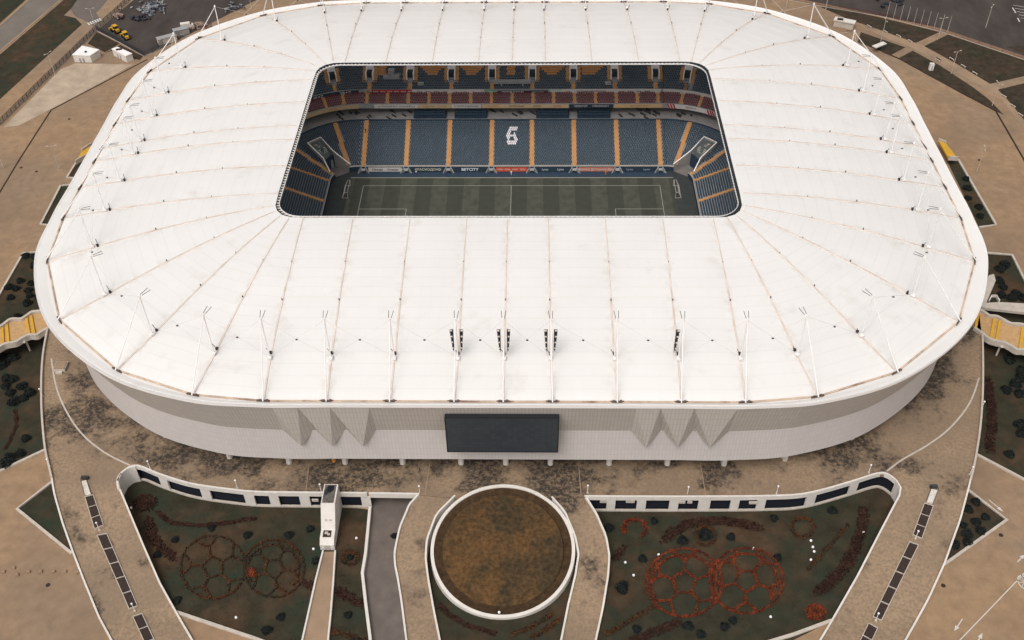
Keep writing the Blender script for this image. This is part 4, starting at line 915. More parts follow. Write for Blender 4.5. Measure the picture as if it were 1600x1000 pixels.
for i, (u, v, wd) in enumerate(((492, 783, 1.6),)):
    q = P(u, v, 4.0); MB().box((q[0] - FLs[0][0], q[1] + .35 - FLs[0][1], 3.9), (wd, .3, .8)).build('vent_box', m_kerb, rl)

# stair house and its walkway
sh = tag(empty('stair_house', (-42.8, -113, 0)), 'white sloping stair enclosure standing against the pillared wall', 'stair house')
X0, X1 = -1.75, 1.75
prof = [(6.4, 0), (6.4, 8.6), (.4, 8.6), (-3.6, 3.4), (-5.9, 3.2), (-7.2, 2.0), (-7.2, 0)]
hb = MB(); n = len(prof); hb.add([(X0, y, z) for y, z in prof] + [(X1, y, z) for y, z in prof], [tuple(range(n)), tuple(range(2 * n - 1, n - 1, -1))] + [(i, n + i, n + (i + 1) % n, (i + 1) % n) for i in range(n)])
hw = hb.build('walls', m_wht, sh)
MB().poly([(X0 + .25, 6.2, 8.62), (X1 - .35, 6.2, 8.62), (X1 - .35, .6, 8.62), (X0 + .25, .6, 8.62)]).build('flat_roof', mat('dirty_roof', (.13, .115, .1), .9, .2, var=.3, scale=.8, dark=(.03, .03, .035), dscale=.35, dlo=.5, dhi=.56), sh)
MB().poly([(-.7, 6.0, 8.64), (.9, 6.0, 8.64), (.9, 4.6, 8.64), (.1, 3.6, 8.64), (-.7, 4.4, 8.64)]).build('roof_hatch', m_dark, sh)
MB().box((-.1, -4.75, 3.33), (2.0, 1.9, .14)).build('roof_window', m_brown, sh)
MB().box((-.3, -4.6, 3.45), (.8, .7, .2)).box((.3, -5.0, 3.43), (.6, .6, .16)).build('skylight_dome', m_kerb, hw)
for x in (-.5, .6): MB().box((x, -2.1, 5.42), (.45, .5, .3)).build('vent', m_kerb, sh)
MB().box((0, -7.22, 1.0), (1.4, .06, 1.8)).build('door', m_kerb, sh)
wk = [(505, 862), (493, 910), (482, 960), (473, 1000), (463, 1045)]; wr = [(524, 862), (521, 910), (517, 960), (513, 1000), (509, 1045)]
A_ = [P(u, v, .5) for u, v in wk]; B_ = [P(u, v, .5) for u, v in wr]
o = MB().strip(A_, B_).build('footpath', m_path)
if o.data.polygons[0].normal.z < 0: o.data.flip_normals()
struct(o)
tag(MB().wall([(x, y, .5) for x, y, _ in A_], .4, .55, bottom=-.1).build('parapet_wall', m_wht), 'pale left kerb wall of the narrow footpath leaving the stair enclosure', 'wall')
tag(MB().wall([(x, y, .5) for x, y, _ in B_], .4, .55, bottom=-.1).build('parapet_wall', m_wht), 'pale right kerb wall of the narrow footpath leaving the stair enclosure', 'wall')

# ------------------------------------------------------------------ striped bridges
def bridge(tp, bp, label, bars):
    # tp / bp: pixel picks of the two wavy edges, starting at the podium
    A_ = resample(catmull([P(u, v, ZP) for u, v in tp], 8, False), 60); B_ = resample(catmull([P(u, v, ZP) for u, v in bp], 8, False), 60)
    root = tag(empty('footbridge', (A_[0][0], A_[0][1], 0)), label, 'bridge', ); o = np.array((A_[0][0], A_[0][1], 0)); A_ = [np.array(p) - o for p in A_]; B_ = [np.array(p) - o for p in B_]
    d = MB().strip(A_, B_); d.strip([p - (0, 0, .7) for p in B_], [p - (0, 0, .7) for p in A_])
    for E_l in (A_, B_): d.strip(E_l, [p - (0, 0, .7) for p in E_l])
    ob = d.build('deck', m_plank, root)
    if ob.data.polygons[0].normal.z < 0: ob.data.flip_normals()
    for E_l in (A_, B_): MB().wall(E_l, .8, 1.0, depth=.9).build('parapet', m_kerb, root)
    for t in bars:
        k = int(t * 59); MB().bar(A_[k] * .94 + B_[k] * .06 + (0, 0, .2), A_[k] * .06 + B_[k] * .94 + (0, 0, .2), .75, .5).build('yellow_beam', m_yellow, root)
    for t in (.3, .62, .9):
        k = int(t * 59); c = B_[k] * .9 + A_[k] * .1; MB().tube((c[0], c[1], 0), (c[0], c[1], ZP - .7), .3).build('pier', m_kerb, root)
        MB().box((B_[k][0], B_[k][1] - .5, ZP - .5), (.7, .9, .4)).build('drain_spout', m_wht, root)
    return root
bridge([(78, 483), (70, 487), (62, 489), (52, 490), (44, 495), (34, 501), (22, 501), (15, 503), (6, 510), (-10, 518), (-40, 524), (-80, 545)],
       [(82, 512), (75, 516), (66, 521), (58, 526), (47, 526), (36, 531), (26, 537), (15, 539), (7, 541), (-8, 550), (-40, 562), (-80, 580)], 'wavy edged yellow striped footbridge beside the left shrub bed', (.05, .2, .25, .45, .5, .72, .77))
bridge([(1526, 485), (1536, 490), (1545, 496), (1556, 497), (1566, 502), (1578, 508), (1590, 509), (1600, 511), (1620, 520), (1650, 526), (1690, 545)],
       [(1521, 515), (1533, 523), (1545, 532), (1557, 536), (1568, 538), (1578, 543), (1588, 549), (1600, 550), (1620, 558), (1650, 566), (1690, 585)], 'wavy edged yellow striped footbridge beside the white angular stair', (.02, .2, .25, .47, .53, .74, .8))
for pix, lab in (([(128, 236), (143, 226), (135, 244), (118, 254)], 'yellow end of a footbridge showing left behind the roof edge'), ([(1466, 219), (1478, 224), (1497, 248), (1482, 247)], 'yellow end of a footbridge showing right behind the roof edge')):
    q = [P(u, v, 3.0) for u, v in pix]; c = np.mean(np.array(q), axis=0); root = tag(empty('footbridge', (c[0], c[1], 0)), lab, 'bridge')
    mb = MB().prism([(p[0] - c[0], p[1] - c[1]) for p in q], 2.3, 3.0); mb.build('deck', m_yellow, root)
    for s in ((0, 1), (2, 3)): MB().wall([tuple(np.array(q[s[0]]) - c + (0, 0, 3)), tuple(np.array(q[s[1]]) - c + (0, 0, 3))], .4, .9, depth=.8).build('parapet', m_kerb, root)
# white angular stair block at right
c = P(1551, 460, 3); ws = tag(empty('stair_block', (c[0], c[1], 0)), 'white angular stair block with a long landing by the shrub bed', 'stair')
q = [P(u, v, 5.5) for u, v in ((1538, 480), (1556, 438), (1553, 428), (1545, 430), (1530, 478))]; MB().prism([(p[0] - c[0], p[1] - c[1]) for p in q], 0, 5.5).build('block', m_kerb, ws)
q = [P(u, v, 4.5) for u, v in ((1540, 473), (1562, 472), (1620, 475), (1620, 490), (1556, 483), (1538, 481))]; MB().prism([(p[0] - c[0], p[1] - c[1]) for p in q], 3.6, 4.5).build('landing', m_kerb, ws)
q = [P(u, v, 4.5) for u, v in ((1545, 471), (1549, 464), (1556, 464), (1561, 472))]; MB().wall([(p[0] - c[0], p[1] - c[1], 4.5) for p in q], .3, .8, depth=.1).build('railing', m_wht, ws)
# small canopy hut left on the podium
q = P(96, 575, ZP); ht = tag(empty('service_hatch', (q[0], q[1], ZP)), 'low square pale service hatch on the stained podium', 'hatch')
MB().box((0, 0, .5), (3.4, 3.4, 1.0)).build('box', m_kerb, ht); MB().box((0, 0, 1.08), (3.0, 3.0, .16)).build('lid', m_path, ht); MB().box((.2, -2.2, .3), (1.8, .9, .6)).build('step', m_kerb, ht)

# ------------------------------------------------------------------ planter rows on the ramps
def planter(px, cells, label):
    q = [hit(u, v, zramp) for u, v in px]; c = np.mean(np.array(q), axis=0); c[2] = 0; root = tag(empty('planter', tuple(c)), label, 'planter')
    for k in range(cells):
        f = lambda i, j, t: np.array(q[i]) + (np.array(q[j]) - np.array(q[i])) * t - c
        t0, t1 = k / cells + .012, (k + 1) / cells - .012
        vs = [f(0, 3, t0), f(1, 2, t0), f(1, 2, t1), f(0, 3, t1)]
        mb = MB(); mb.add([v + (0, 0, .22) for v in vs] + [v - (0, 0, .3) for v in vs], [(0, 1, 2, 3), (3, 2, 1, 0), (0, 4, 5, 1), (1, 5, 6, 2), (2, 6, 7, 3), (3, 7, 4, 0)]); mb.f.pop(1)
        o = mb.build('bed_panel', m_brown, root)
        if o.data.polygons[0].normal.z < 0: o.data.flip_normals()
    e = [tuple(np.array(p) - c) for p in q]
    MB().wall([e[0], e[3]], .16, .3, depth=.2).wall([e[1], e[2]], .16, .3, depth=.2).wall([e[0], e[1]], .16, .3, depth=.2).wall([e[3], e[2]], .16, .3, depth=.2).build('edging', m_kerb, root)
    for k in range(1, cells):
        t = k / cells; a = np.array(e[0]) + (np.array(e[3]) - np.array(e[0])) * t; b = np.array(e[1]) + (np.array(e[2]) - np.array(e[1])) * t
        MB().wall([tuple(a), tuple(b)], .14, .27, depth=.2).build('divider', m_kerb, root)
planter([(133, 777), (146, 774), (162, 821), (148, 827)], 3, 'three cell brown planter bed below the white steps on the left ramp')
planter([(152, 837), (167, 834), (215, 947), (202, 952)], 5, 'five cell brown planter bed on the left ramp')
planter([(208, 964), (222, 959), (270, 1062), (255, 1068)], 5, 'brown planter bed at the foot of the left ramp')
planter([(1444, 787), (1458, 791), (1440, 842), (1426, 836)], 3, 'three cell brown planter bed below the white steps on the right ramp')
planter([(1421, 847), (1435, 852), (1377, 970), (1364, 964)], 5, 'five cell brown planter bed on the right ramp')
planter([(1357, 974), (1371, 982), (1325, 1080), (1310, 1072)], 5, 'brown planter bed at the foot of the right ramp')
for px, lab in (([(128, 753), (136, 751), (143, 773), (134, 776)], 'small white railed steps at the top of the left ramp planters'), ([(1454, 765), (1465, 767), (1457, 788), (1447, 785)], 'small white railed steps at the top of the right ramp planters')):
    q = [np.array(hit(u, v, zramp)) for u, v in px]; c = np.mean(q, axis=0); root = tag(empty('steps', tuple(c)), lab, 'steps')
    for k in range(6):
        t0, t1 = k / 6, (k + 1) / 6; vs = [q[0] + (q[3] - q[0]) * t0 - c, q[1] + (q[2] - q[1]) * t0 - c, q[1] + (q[2] - q[1]) * t1 - c, q[0] + (q[3] - q[0]) * t1 - c]
        zt = .55 - .07 * k; MB().prism([(v[0], v[1]) for v in vs], -.6, zt).build('step', m_wht, root)
    for a in (0, 1):
        p0 = q[a] - c; p1 = q[3 - a] - c; r = MB().tube(p0 + (0, 0, 1.4), p1 + (0, 0, 1.0), .06)
        for t in (0, .5, 1): pp = p0 + (p1 - p0) * t; r.tube(pp + (0, 0, .2), pp + (0, 0, 1.4 - .4 * t), .05)
        r.build('handrail', m_black, root)
    p0, p1 = q[0] - c, q[1] - c; MB().box((p0 + p1) / 2 + (0, .8, .5), (1.8, .7, .9)).build('barrier', m_apron, root)

# ------------------------------------------------------------------ lamps
def ball_lamp():
    r = empty('ball_lamp'); MB().tube((0, 0, 0), (0, 0, 2.9), .1, .07).build('post', m_steel, r); MB().box((0, 0, .15), (.5, .5, .3)).build('base', m_kerb, r)
    b = MB(); n, m_ = 10, 6
    for j in range(m_ + 1):
        t = math.pi * j / m_
        for i in range(n): b.v.append((0.26 * math.sin(t) * math.cos(2 * math.pi * i / n), 0.26 * math.sin(t) * math.sin(2 * math.pi * i / n), 3.15 + 0.26 * math.cos(t)))
    b.f = [(j * n + i, (j + 1) * n + i, (j + 1) * n + (i + 1) % n, j * n + (i + 1) % n) for j in range(m_) for i in range(n)]
    b.build('globe', m_wseat, r, smooth=True); return r
bl = ball_lamp(); first = True
LAMPS = [(235, 733, 'podium edge above the faded football garden'), (371, 763, 'podium edge above the faded football garden'), (502, 769, 'podium edge beside the stair enclosure'), (656, 772, 'podium edge at the head of the left curved walkway'),
         (918, 771, 'podium edge at the head of the right curved walkway'), (1074, 773, 'podium edge above the red football flowers'), (1213, 772, 'podium edge above the red football flowers'), (1357, 739, 'podium corner by the right ramp'),
         (156, 829, 'end of the three cell planter on the left ramp'), (211, 955, 'end of the five cell planter on the left ramp'), (1430, 842, 'end of the three cell planter on the right ramp'), (1368, 970, 'end of the five cell planter on the right ramp'),
         (1533, 640, 'parapet beside the right shrub lawn'), (1515, 742, 'parapet by the right paved path'), (67, 620, 'parapet beside the left shrub lawn'), (79, 730, 'parapet by the left paved path')]
for u, v, where in LAMPS:
    p = hit(u, v, zramp); o = bl if first else copytree(bl); first = False; o.location = p
    tag(o, 'white globe lamp at the ' + where, 'lamp', 'white globe lamps')
def tall_lamp():
    r = empty('street_lamp'); MB().tube((0, 0, 0), (0, 0, 9.8), .16, .09).build('post', m_kerb, r)
    for s in (-1, 1):
        MB().tube((0, 0, 9.7), (s * 1.3, 0, 9.95), .05).build('arm', m_kerb, r); MB().box((s * 1.5, 0, 9.95), (.8, .35, .14)).build('lamp_head', m_kerb, r)
    return r
tl = tall_lamp(); first = True
TALL = [(1540, 43, 'on the open dirt lot'), (1486, 115, 'beside the curving path between brown lawns'), (1550, 165, 'at the tip of the narrow brown lawn'), (1465, 62, 'where the paths cross by the fence'), (1376, 65, 'on the small lawn behind the roof edge'),
        (86, 117, 'beside the dark mesh fence'), (150, 46, 'at the corner of the mesh fences'), (1228, 13, 'behind the far roof edge right'), (1290, 15, 'by the maroon fence behind a roof mast'), (1526, 268, 'on the plain right paving'), (93, 264, 'on the plain left paving'), (6, 263, 'at the drain channel on the left paving'), (393, 14, 'behind the far roof edge left')]
for u, v, where in TALL:
    p = P(u, v, 0); o = tl if first else copytree(tl); first = False; o.location = p; o.rotation_euler = (0, 0, random.uniform(0, 3))
    tag(o, 'tall slim street lamp ' + where, 'street lamp', 'tall street lamps')

# ------------------------------------------------------------------ shrubs
def shrub_mesh(name, seed, m, n=260):
    r = random.Random(seed); b = MB()
    for k in range(n):
        t = r.uniform(0, 2 * math.pi); z = r.uniform(-.2, 1); rad = math.sqrt(max(0, 1 - min(z, 1) ** 2)) * r.uniform(.75, 1.05) * (1 + .12 * math.sin(3 * t + seed))
        c = np.array((rad * math.cos(t), rad * math.sin(t), .25 + z * .85 * r.uniform(.85, 1.1))); s = r.uniform(.1, .22)
        a = np.array((r.gauss(0, 1), r.gauss(0, 1), r.gauss(0, 1))); a /= np.linalg.norm(a); bb = np.cross(a, (r.gauss(0, 1), r.gauss(0, 1), r.gauss(0, 1))); bb /= np.linalg.norm(bb) + 1e-6
        b.add([c - a * s, c + bb * s * .7, c + a * s, c - bb * s * .7], [(0, 1, 2, 3)])
    core = [(.78 * math.cos(t) * math.cos(p), .78 * math.sin(t) * math.cos(p), .1 + .8 * math.sin(p)) for p in (0, .5, 1.0) for t in [2 * math.pi * i / 9 for i in range(9)]] + [(0, 0, .9)]
    b.add(core, [(j * 9 + i, j * 9 + (i + 1) % 9, (j + 1) * 9 + (i + 1) % 9, (j + 1) * 9 + i) for j in (0, 1) for i in range(9)] + [(18 + i, 18 + (i + 1) % 9, 27) for i in range(9)])
    return b.build(name, m)
SH = [shrub_mesh('shrub', s, m_shrub) for s in (1, 2, 3)]
used = [False] * 3
def put_shrub(u, v, size, where, grp):
    k = random.randrange(3); o = SH[k] if not used[k] else SH[k].copy()
    if used[k]: COL.objects.link(o)
    used[k] = True; p = P(u, v, 0); o.location = (p[0], p[1], 0); s = size * random.uniform(.85, 1.15); o.scale = (s, s * random.uniform(.85, 1.1), s * random.uniform(.7, 1.0)); o.rotation_euler = (0, 0, random.uniform(0, 6.28))
    tag(o, where, 'shrub', grp)
GRP = [('dark round shrub in the bed above the left yellow bridge', 1.5, [(49, 444), (45, 455), (47, 463), (17, 466), (43, 475), (32, 440), (26, 452), (15, 450), (61, 465), (40, 401), (55, 402), (55, 416), (28, 497)]),
       ('dark round shrub in the lawn below the left yellow bridge', 1.7, [(21, 594), (35, 605), (10, 605), (17, 615), (47, 615), (22, 629), (36, 624), (4, 559), (20, 560), (4, 572), (11, 592), (41, 686), (32, 710), (15, 715), (12, 725)]),
       ('dark round shrub in the bed above the right yellow bridge', 1.6, [(1570, 415), (1562, 422), (1567, 450), (1560, 440), (1564, 462), (1580, 467), (1587, 461), (1597, 467)]),
       ('dark round shrub in the long bed right of the white roof', 1.4, [(1509, 281), (1511, 295), (1512, 311), (1529, 325), (1531, 339)]),
       ('dark round shrub in the lawn below the right yellow bridge', 1.7, [(1572, 611), (1592, 617), (1594, 665), (1595, 679), (1577, 711), (1577, 564), (1595, 592), (1586, 601), (1596, 581)]),
       ('dark round shrub in the triangular lawn beside the right ramp', 1.3, [(1524, 785), (1512, 797), (1539, 809), (1525, 817), (1505, 821), (1532, 831), (1511, 835), (1511, 849), (1491, 852)]),
       ('dark shrub in the lawn around the faded football flowers', 1.2, [(274, 844), (331, 826), (387, 837), (277, 939), (452, 837), (485, 827), (494, 877), (439, 965), (417, 986), (246, 868)]),
       ('dark shrub in the narrow lawn beside the service road', 1.1, [(544, 962), (547, 872)]),
       ('dark shrub in the lawn around the bright red football flowers', 1.25, [(1022, 815), (952, 826), (1066, 846), (1142, 840), (1004, 874), (995, 984), (1075, 979), (1132, 980), (1095, 992), (1145, 970), (1300, 799), (1215, 872), (1209, 811)]),
       ('small dark shrub against the curved walkway parapet', .9, [(616, 838)])]
REFS = [[('nearest the bridge parapet', (40, 498)), ('nearest the pale kerb', (10, 445)), ('nearest the roof edge', (66, 440)), ('at the far end of the bed', (45, 396))],
        [('nearest the bridge', (10, 550)), ('nearest the podium parapet', (66, 620)), ('nearest the paved path kerb', (10, 732)), ('alone between path and clump', (44, 684))],
        [('nearest the roof edge', (1546, 430)), ('nearest the pale kerb', (1590, 420)), ('nearest the white stair landing', (1565, 470))],
        [('at the far tip of the bed', (1488, 255)), ('nearest the open end kerb', (1545, 352))],
        [('nearest the bridge', (1565, 545)), ('nearest the maroon hedge', (1552, 660)), ('nearest the paved path kerb', (1560, 728))],
        [('nearest the ramp head corner', (1514, 770)), ('nearest the outer kerb corner', (1570, 812)), ('nearest the lower kerb corner', (1478, 880))],
        [('nearest the maroon hedge arc', (250, 850)), ('nearest the stair enclosure', (506, 840)), ('beside the left ramp foot', (274, 950)), ('above the meeting of both footballs', (385, 835)), ('beside the narrow footpath', (496, 880)), ('nearest the closing kerb', (415, 1000)), ('above the football nearest the ramp', (331, 822))],
        [('inside a small orange flower ring', (547, 872)), ('below the maroon hedge strip', (544, 962))],
        [('nearest the curved walkway', (940, 826)), ('inside the bend of the maroon hedge arc', (1066, 846)), ('nearest the pillared wall window', (1022, 805)), ('beside the football nearest the walkway', (1004, 874)), ('beside the football nearest the ramp', (1220, 872)), ('nearest the right ramp', (1310, 795)), ('nearest the orange flower ring by the wall', (1209, 805))], []]
for (lab, sz, pts), refs in zip(GRP, REFS):
    own = {}
    for ph, (a, b) in refs:
        k = min((i for i in range(len(pts)) if i not in own), key=lambda i: math.hypot(pts[i][0] - a, pts[i][1] - b)); own[k] = ph
    for i, (u, v) in enumerate(pts):
        short = lab if i not in own else ('dark shrub ' + lab.split('shrub ', 1)[1] + ' ' + own[i])
        put_shrub(u, v, sz * .92, short, lab.replace('shrub', 'shrubs', 1))
put_shrub(1102, 838, 1.8, 'larger shrub inside a ring of orange flowers', 'ringed shrubs'); put_shrub(972, 920, 1.8, 'larger bluish shrub near the right curved walkway', 'ringed shrubs')

# ------------------------------------------------------------------ flower beds (rows of low plants)
def tufts(mb, path, wd, dens, h, rnd):
    p = np.array(path, float); s = np.r_[0, np.cumsum(np.linalg.norm(np.diff(p, axis=0), axis=1))]; L = s[-1]
    for k in range(int(L * dens)):
        q = rnd.uniform(0, L); c = np.array([np.interp(q, s, p[:, i]) for i in range(3)]) + (rnd.uniform(-wd, wd) / 2, rnd.uniform(-wd, wd) / 2, 0); hh = h * rnd.uniform(.6, 1.2)
        for _ in range(3):
            a = rnd.uniform(0, 6.28); d = np.array((math.cos(a), math.sin(a), 0)) * rnd.uniform(.07, .19); e = np.array((-d[1], d[0], 0)) * .8
            t = c + (rnd.uniform(-.12, .12), rnd.uniform(-.12, .12), hh)
            mb.add([c - d + e * .3, c + d + e * .3, t + d * .9, t - d * .9], [(0, 1, 2, 3)]); mb.add([t - d - e, t + d - e, t + d + e, t - d + e], [(0, 1, 2, 3)])
def bed(paths, wd, m, label, dens=16, h=.38, cat='flower bed', grp=None):
    rnd = random.Random(hash(label) % 1000 if False else len(label)); mb = MB()
    if cat == 'hedge': dens *= 1.1; wd *= 1.1; h *= .7
    for pix in paths: tufts(mb, [P(u, v, .02) for u, v in pix], wd, dens, h, rnd)
    return tag(mb.build('flower_bed', m), label, cat, grp)
def circ(cx_, cy_, rx, ry, a0=0, a1=360, n=48): return [(cx_ + rx * math.cos(math.radians(a0 + (a1 - a0) * k / n)), cy_ + ry * math.sin(math.radians(a0 + (a1 - a0) * k / n))) for k in range(n + 1)]
def football(cx_, cy_, rx, ry, rot, double=True):
    ps = [circ(cx_, cy_, rx, ry)]
    if double: ps.append(circ(cx_ - 1, cy_ + 1.5, rx * .86, ry * .85, 150, 400))
    v = [(cx_ + rx * .34 * math.cos(math.radians(rot + 72 * k)), cy_ + ry * .36 * math.sin(math.radians(rot + 72 * k))) for k in range(5)]
    ps.append(v + [v[0]])
    for k in range(5):
        a = math.radians(rot + 72 * k); m1 = (cx_ + rx * .66 * math.cos(a), cy_ + ry * .66 * math.sin(a)); ps.append([v[k], m1])
        for s in (-1, 1):
            a2 = a + s * .33; ps.append([m1, (cx_ + rx * .94 * math.cos(a2), cy_ + ry * .94 * math.sin(a2))])
    return ps
bed(football(1069, 911, 59, 53, -18), .42, m_flower, 'bright red football shaped flower bed nearest the curved walkway', 13)
bed(football(1166, 908, 57, 51, 20), .42, m_flower, 'bright red football shaped flower bed nearest the right ramp', 12)
bed(football(333, 887, 51, 49, -30, False), .3, m_flower2, 'faded orange football shaped flower bed nearest the left ramp', 9)
bed(football(428, 889, 47, 45, 10), .3, m_flower2, 'faded orange football shaped flower bed nearest the stair enclosure', 9)
bed([[(388, 893), (396, 892)], [(386, 898), (398, 898)]], 1.2, m_flower, 'small vivid orange flower patch between the faded footballs', 40)
bed([circ(992, 826, 18, 13, 150, 420)], 1.3, m_flower, 'ragged orange flower ring close under the right pillared wall', 16)
bed([circ(1102, 838, 15, 14)], .8, m_flower2, 'thin orange flower ring around a larger shrub', 16)
bed([circ(1254, 825, 17, 15)], 1.0, m_flower2, 'orange flower ring beside the maroon hedge arc', 16)
bed([circ(1274, 957, 12, 10), circ(1274, 957, 7, 6)], 1.2, m_flower, 'round orange flower mound at the corner of the red football garden', 16)
bed([[(1037, 845), (1055, 830), (1075, 820), (1100, 815), (1125, 814), (1160, 819), (1187, 826)]], 2.2, m_hedge, 'broad maroon hedge arc above the red football flowers', 30, .6, 'hedge')
bed([[(975, 855), (967, 866), (960, 876)]], 1.6, m_hedge, 'short maroon hedge beside the right curved walkway', 24, .5, 'hedge')
bed([[(1022, 947), (985, 970), (945, 993)]], 1.0, m_flower2, 'thin diagonal orange flower row below the red footballs', 16)
bed([[(1065, 970), (1030, 985), (985, 1006)]], 1.8, m_hedge, 'diagonal maroon hedge below the red footballs', 26, .5, 'hedge')
bed([[(1350, 797), (1346, 825), (1338, 852), (1325, 878), (1307, 902), (1277, 928)]], 2.2, m_hedge, 'long maroon hedge arc along the right ramp', 30, .6, 'hedge')
bed([[(1325, 820), (1300, 850), (1262, 890)]], .8, m_flower2, 'thin broken flower row beside the long maroon hedge', 12)
bed([[(232, 812), (238, 837), (252, 858), (272, 872)]], 2.0, m_hedge, 'maroon hedge arc along the left ramp', 26, .5, 'hedge')
bed([circ(227, 786, 13, 10), circ(227, 786, 8, 6)], 2.0, m_hedge, 'round maroon bed in the corner below the left podium wall', 12, .4)
bed([[(247, 800), (258, 812), (270, 818), (312, 822), (350, 818), (400, 810)]], .9, m_hedge, 'thin dark curving hedge line behind the faded footballs', 22, .4, 'hedge')
bed([[(525, 922), (545, 934), (570, 947)]], 2.0, m_hedge, 'maroon hedge strip across the narrow lawn by the service road', 34, .5, 'hedge')
bed([[(472, 910), (494, 918)]], 1.8, m_hedge, 'short maroon hedge strip left of the narrow footpath', 28, .5, 'hedge')
bed([circ(547, 872, 12, 10)], 1.0, m_flower2, 'round orange flower bed in the narrow lawn by the service road', 14)
bed([[(505, 985), (540, 992), (575, 1006)]], 1.4, m_flower2, 'faint orange flower strip at the end of the narrow lawn', 14)
bed([[(685, 945), (703, 962), (730, 978), (775, 991)]], 1.0, m_hedge, 'dark maroon hedge curve left below the round planter', 22, .4, 'hedge')
bed([[(875, 967), (855, 982), (832, 998)], [(862, 960), (830, 980), (800, 993)]], 1.0, m_flower2, 'orange flower rows right below the round planter', 18)
bed([[(1542, 592), (1548, 630), (1550, 662), (1546, 704)]], 2.2, m_hedge, 'maroon hedge strip beside the right podium parapet', 30, .6, 'hedge')
bed([[(24, 640), (26, 665), (15, 690), (8, 702)]], .7, m_hedge, 'thin dark hedge line across the left shrub lawn', 14, .35, 'hedge')
# grass tussocks so the lawns have body
def tussocks(pix, n, m, label):
    q = [P(u, v, 0)[:2] for u, v in pix]; xs = [p[0] for p in q]; ys = [p[1] for p in q]; r = random.Random(len(label)); mb = MB(); c = 0
    while c < n:
        x, y = r.uniform(min(xs), max(xs)), r.uniform(min(ys), max(ys))
        if not inside((x, y), q): continue
        c += 1; s = r.uniform(.06, .16); a = r.uniform(0, 3.14); dx, dy = s * math.cos(a), s * math.sin(a); h = r.uniform(.05, .14)
        mb.add([(x - dx, y - dy, 0), (x + dx, y + dy, 0), (x + dx * .7 + .1, y + dy * .7, h), (x - dx * .7 + .1, y - dy * .7, h)], [(0, 1, 2, 3)])
    o = mb.build('grass', m); o['label'] = label; o['category'] = 'grass'; stuff(o)
tussocks(GL, 5000, m_lawn, 'short rough grass in the faded football garden'); tussocks(GR, 6000, m_lawn, 'short rough grass in the red football garden')
# white globe ground lights
gl = None
for u, v in [(977, 879), (990, 899), (1029, 867), (1177, 857), (1267, 845), (1270, 855), (1272, 862), (1267, 875), (1349, 832), (1204, 964)]:
    if gl is None:
        b = MB(); n, m_ = 10, 5
        for j in range(m_ + 1):
            t = math.pi / 2 * j / m_
            for i in range(n): b.v.append((0.33 * math.sin(t) * math.cos(2 * math.pi * i / n), 0.33 * math.sin(t) * math.sin(2 * math.pi * i / n), .1 + .38 * math.cos(t)))
        for i in range(n): b.v.append((0.33 * math.cos(2 * math.pi * i / n), 0.33 * math.sin(2 * math.pi * i / n), 0))
        b.f = [(j * n + i, (j + 1) * n + i, (j + 1) * n + (i + 1) % n, j * n + (i + 1) % n) for j in range(m_ + 1) for i in range(n)]
        gl = b.build('garden_light', m_wseat, smooth=True); o = gl
    else: o = gl.copy(); COL.objects.link(o)
    o.location = P(u, v, 0); tag(o, 'small white dome light in the bright red football garden', 'garden light', 'dome lights, right garden')
for pts, lab in (([(205, 794), (369, 965), (490, 858)], 'small white dome light in the faded football garden'), ([(557, 841)], 'small white dome light in the narrow lawn'), ([(780, 957)], 'small white dome light at the round planter wall')):
    for u, v in pts: o = gl.copy(); COL.objects.link(o); o.location = P(u, v, 1.0 if u == 780 else 0); tag(o, lab, 'garden light', lab + 's')

# ------------------------------------------------------------------ road markings, stones
def arrow(u0, v0, u1, v1, label):
    a, b = np.array(P(u0, v0, .0)), np.array(P(u1, v1, .0)); d = b - a; L = np.linalg.norm(d); d /= L; n = np.array((-d[1], d[0], 0)); z = np.array((0, 0, .012))
    h = min(1.6, L * .4)
    o = MB().poly([tuple(p + z) for p in (a - n * .12, b - d * h - n * .12, b - d * h - n * .5, b, b - d * h + n * .5, b - d * h + n * .12, a + n * .12)]).build('road_arrow', m_line); struct(o)
arrow(1504, 967, 1491, 986, ''); arrow(1525, 1008, 1535, 989, ''); arrow(1590, 878, 1600, 867, ''); arrow(1545, 781, 1568, 800, '')
struct(MB().wall([P(1602, 894), P(1500, 1000), P(1450, 1052)], .22, .012, depth=.01).build('lane_line', m_line))
wh = MB(); wc = P(1600, 910); k_ = [2 * math.pi * i / 24 for i in range(24)]
wh.strip([(wc[0] + 1.5 * math.cos(t), wc[1] + 2.0 * math.sin(t), .012) for t in k_], [(wc[0] + 1.25 * math.cos(t), wc[1] + 1.7 * math.sin(t), .012) for t in k_], True)
for i in range(4): a = i * math.pi / 4; wh.wall([(wc[0] - 1.3 * math.cos(a), wc[1] - 1.8 * math.sin(a), .0), (wc[0] + 1.3 * math.cos(a), wc[1] + 1.8 * math.sin(a), 0)], .12, .012, depth=.01)
struct(wh.build('painted_wheel', m_line))
st = None
for u, v in [(6, 894), (27, 899), (45, 894), (64, 894), (84, 894), (102, 894), (121, 895), (22, 888)]:
    if st is None: st = MB().box((0, 0, .2), (.75, .75, .4)).box((0, 0, .45), (.5, .5, .1)).build('stone_bollard', m_path); o = st
    else: o = st.copy(); COL.objects.link(o)
    o.location = P(u, v, 0); o.rotation_euler = (0, 0, random.uniform(0, 1)); tag(o, 'small square stone bollard in the row on the left tan paving', 'bollard', 'stone bollards')
mh = None
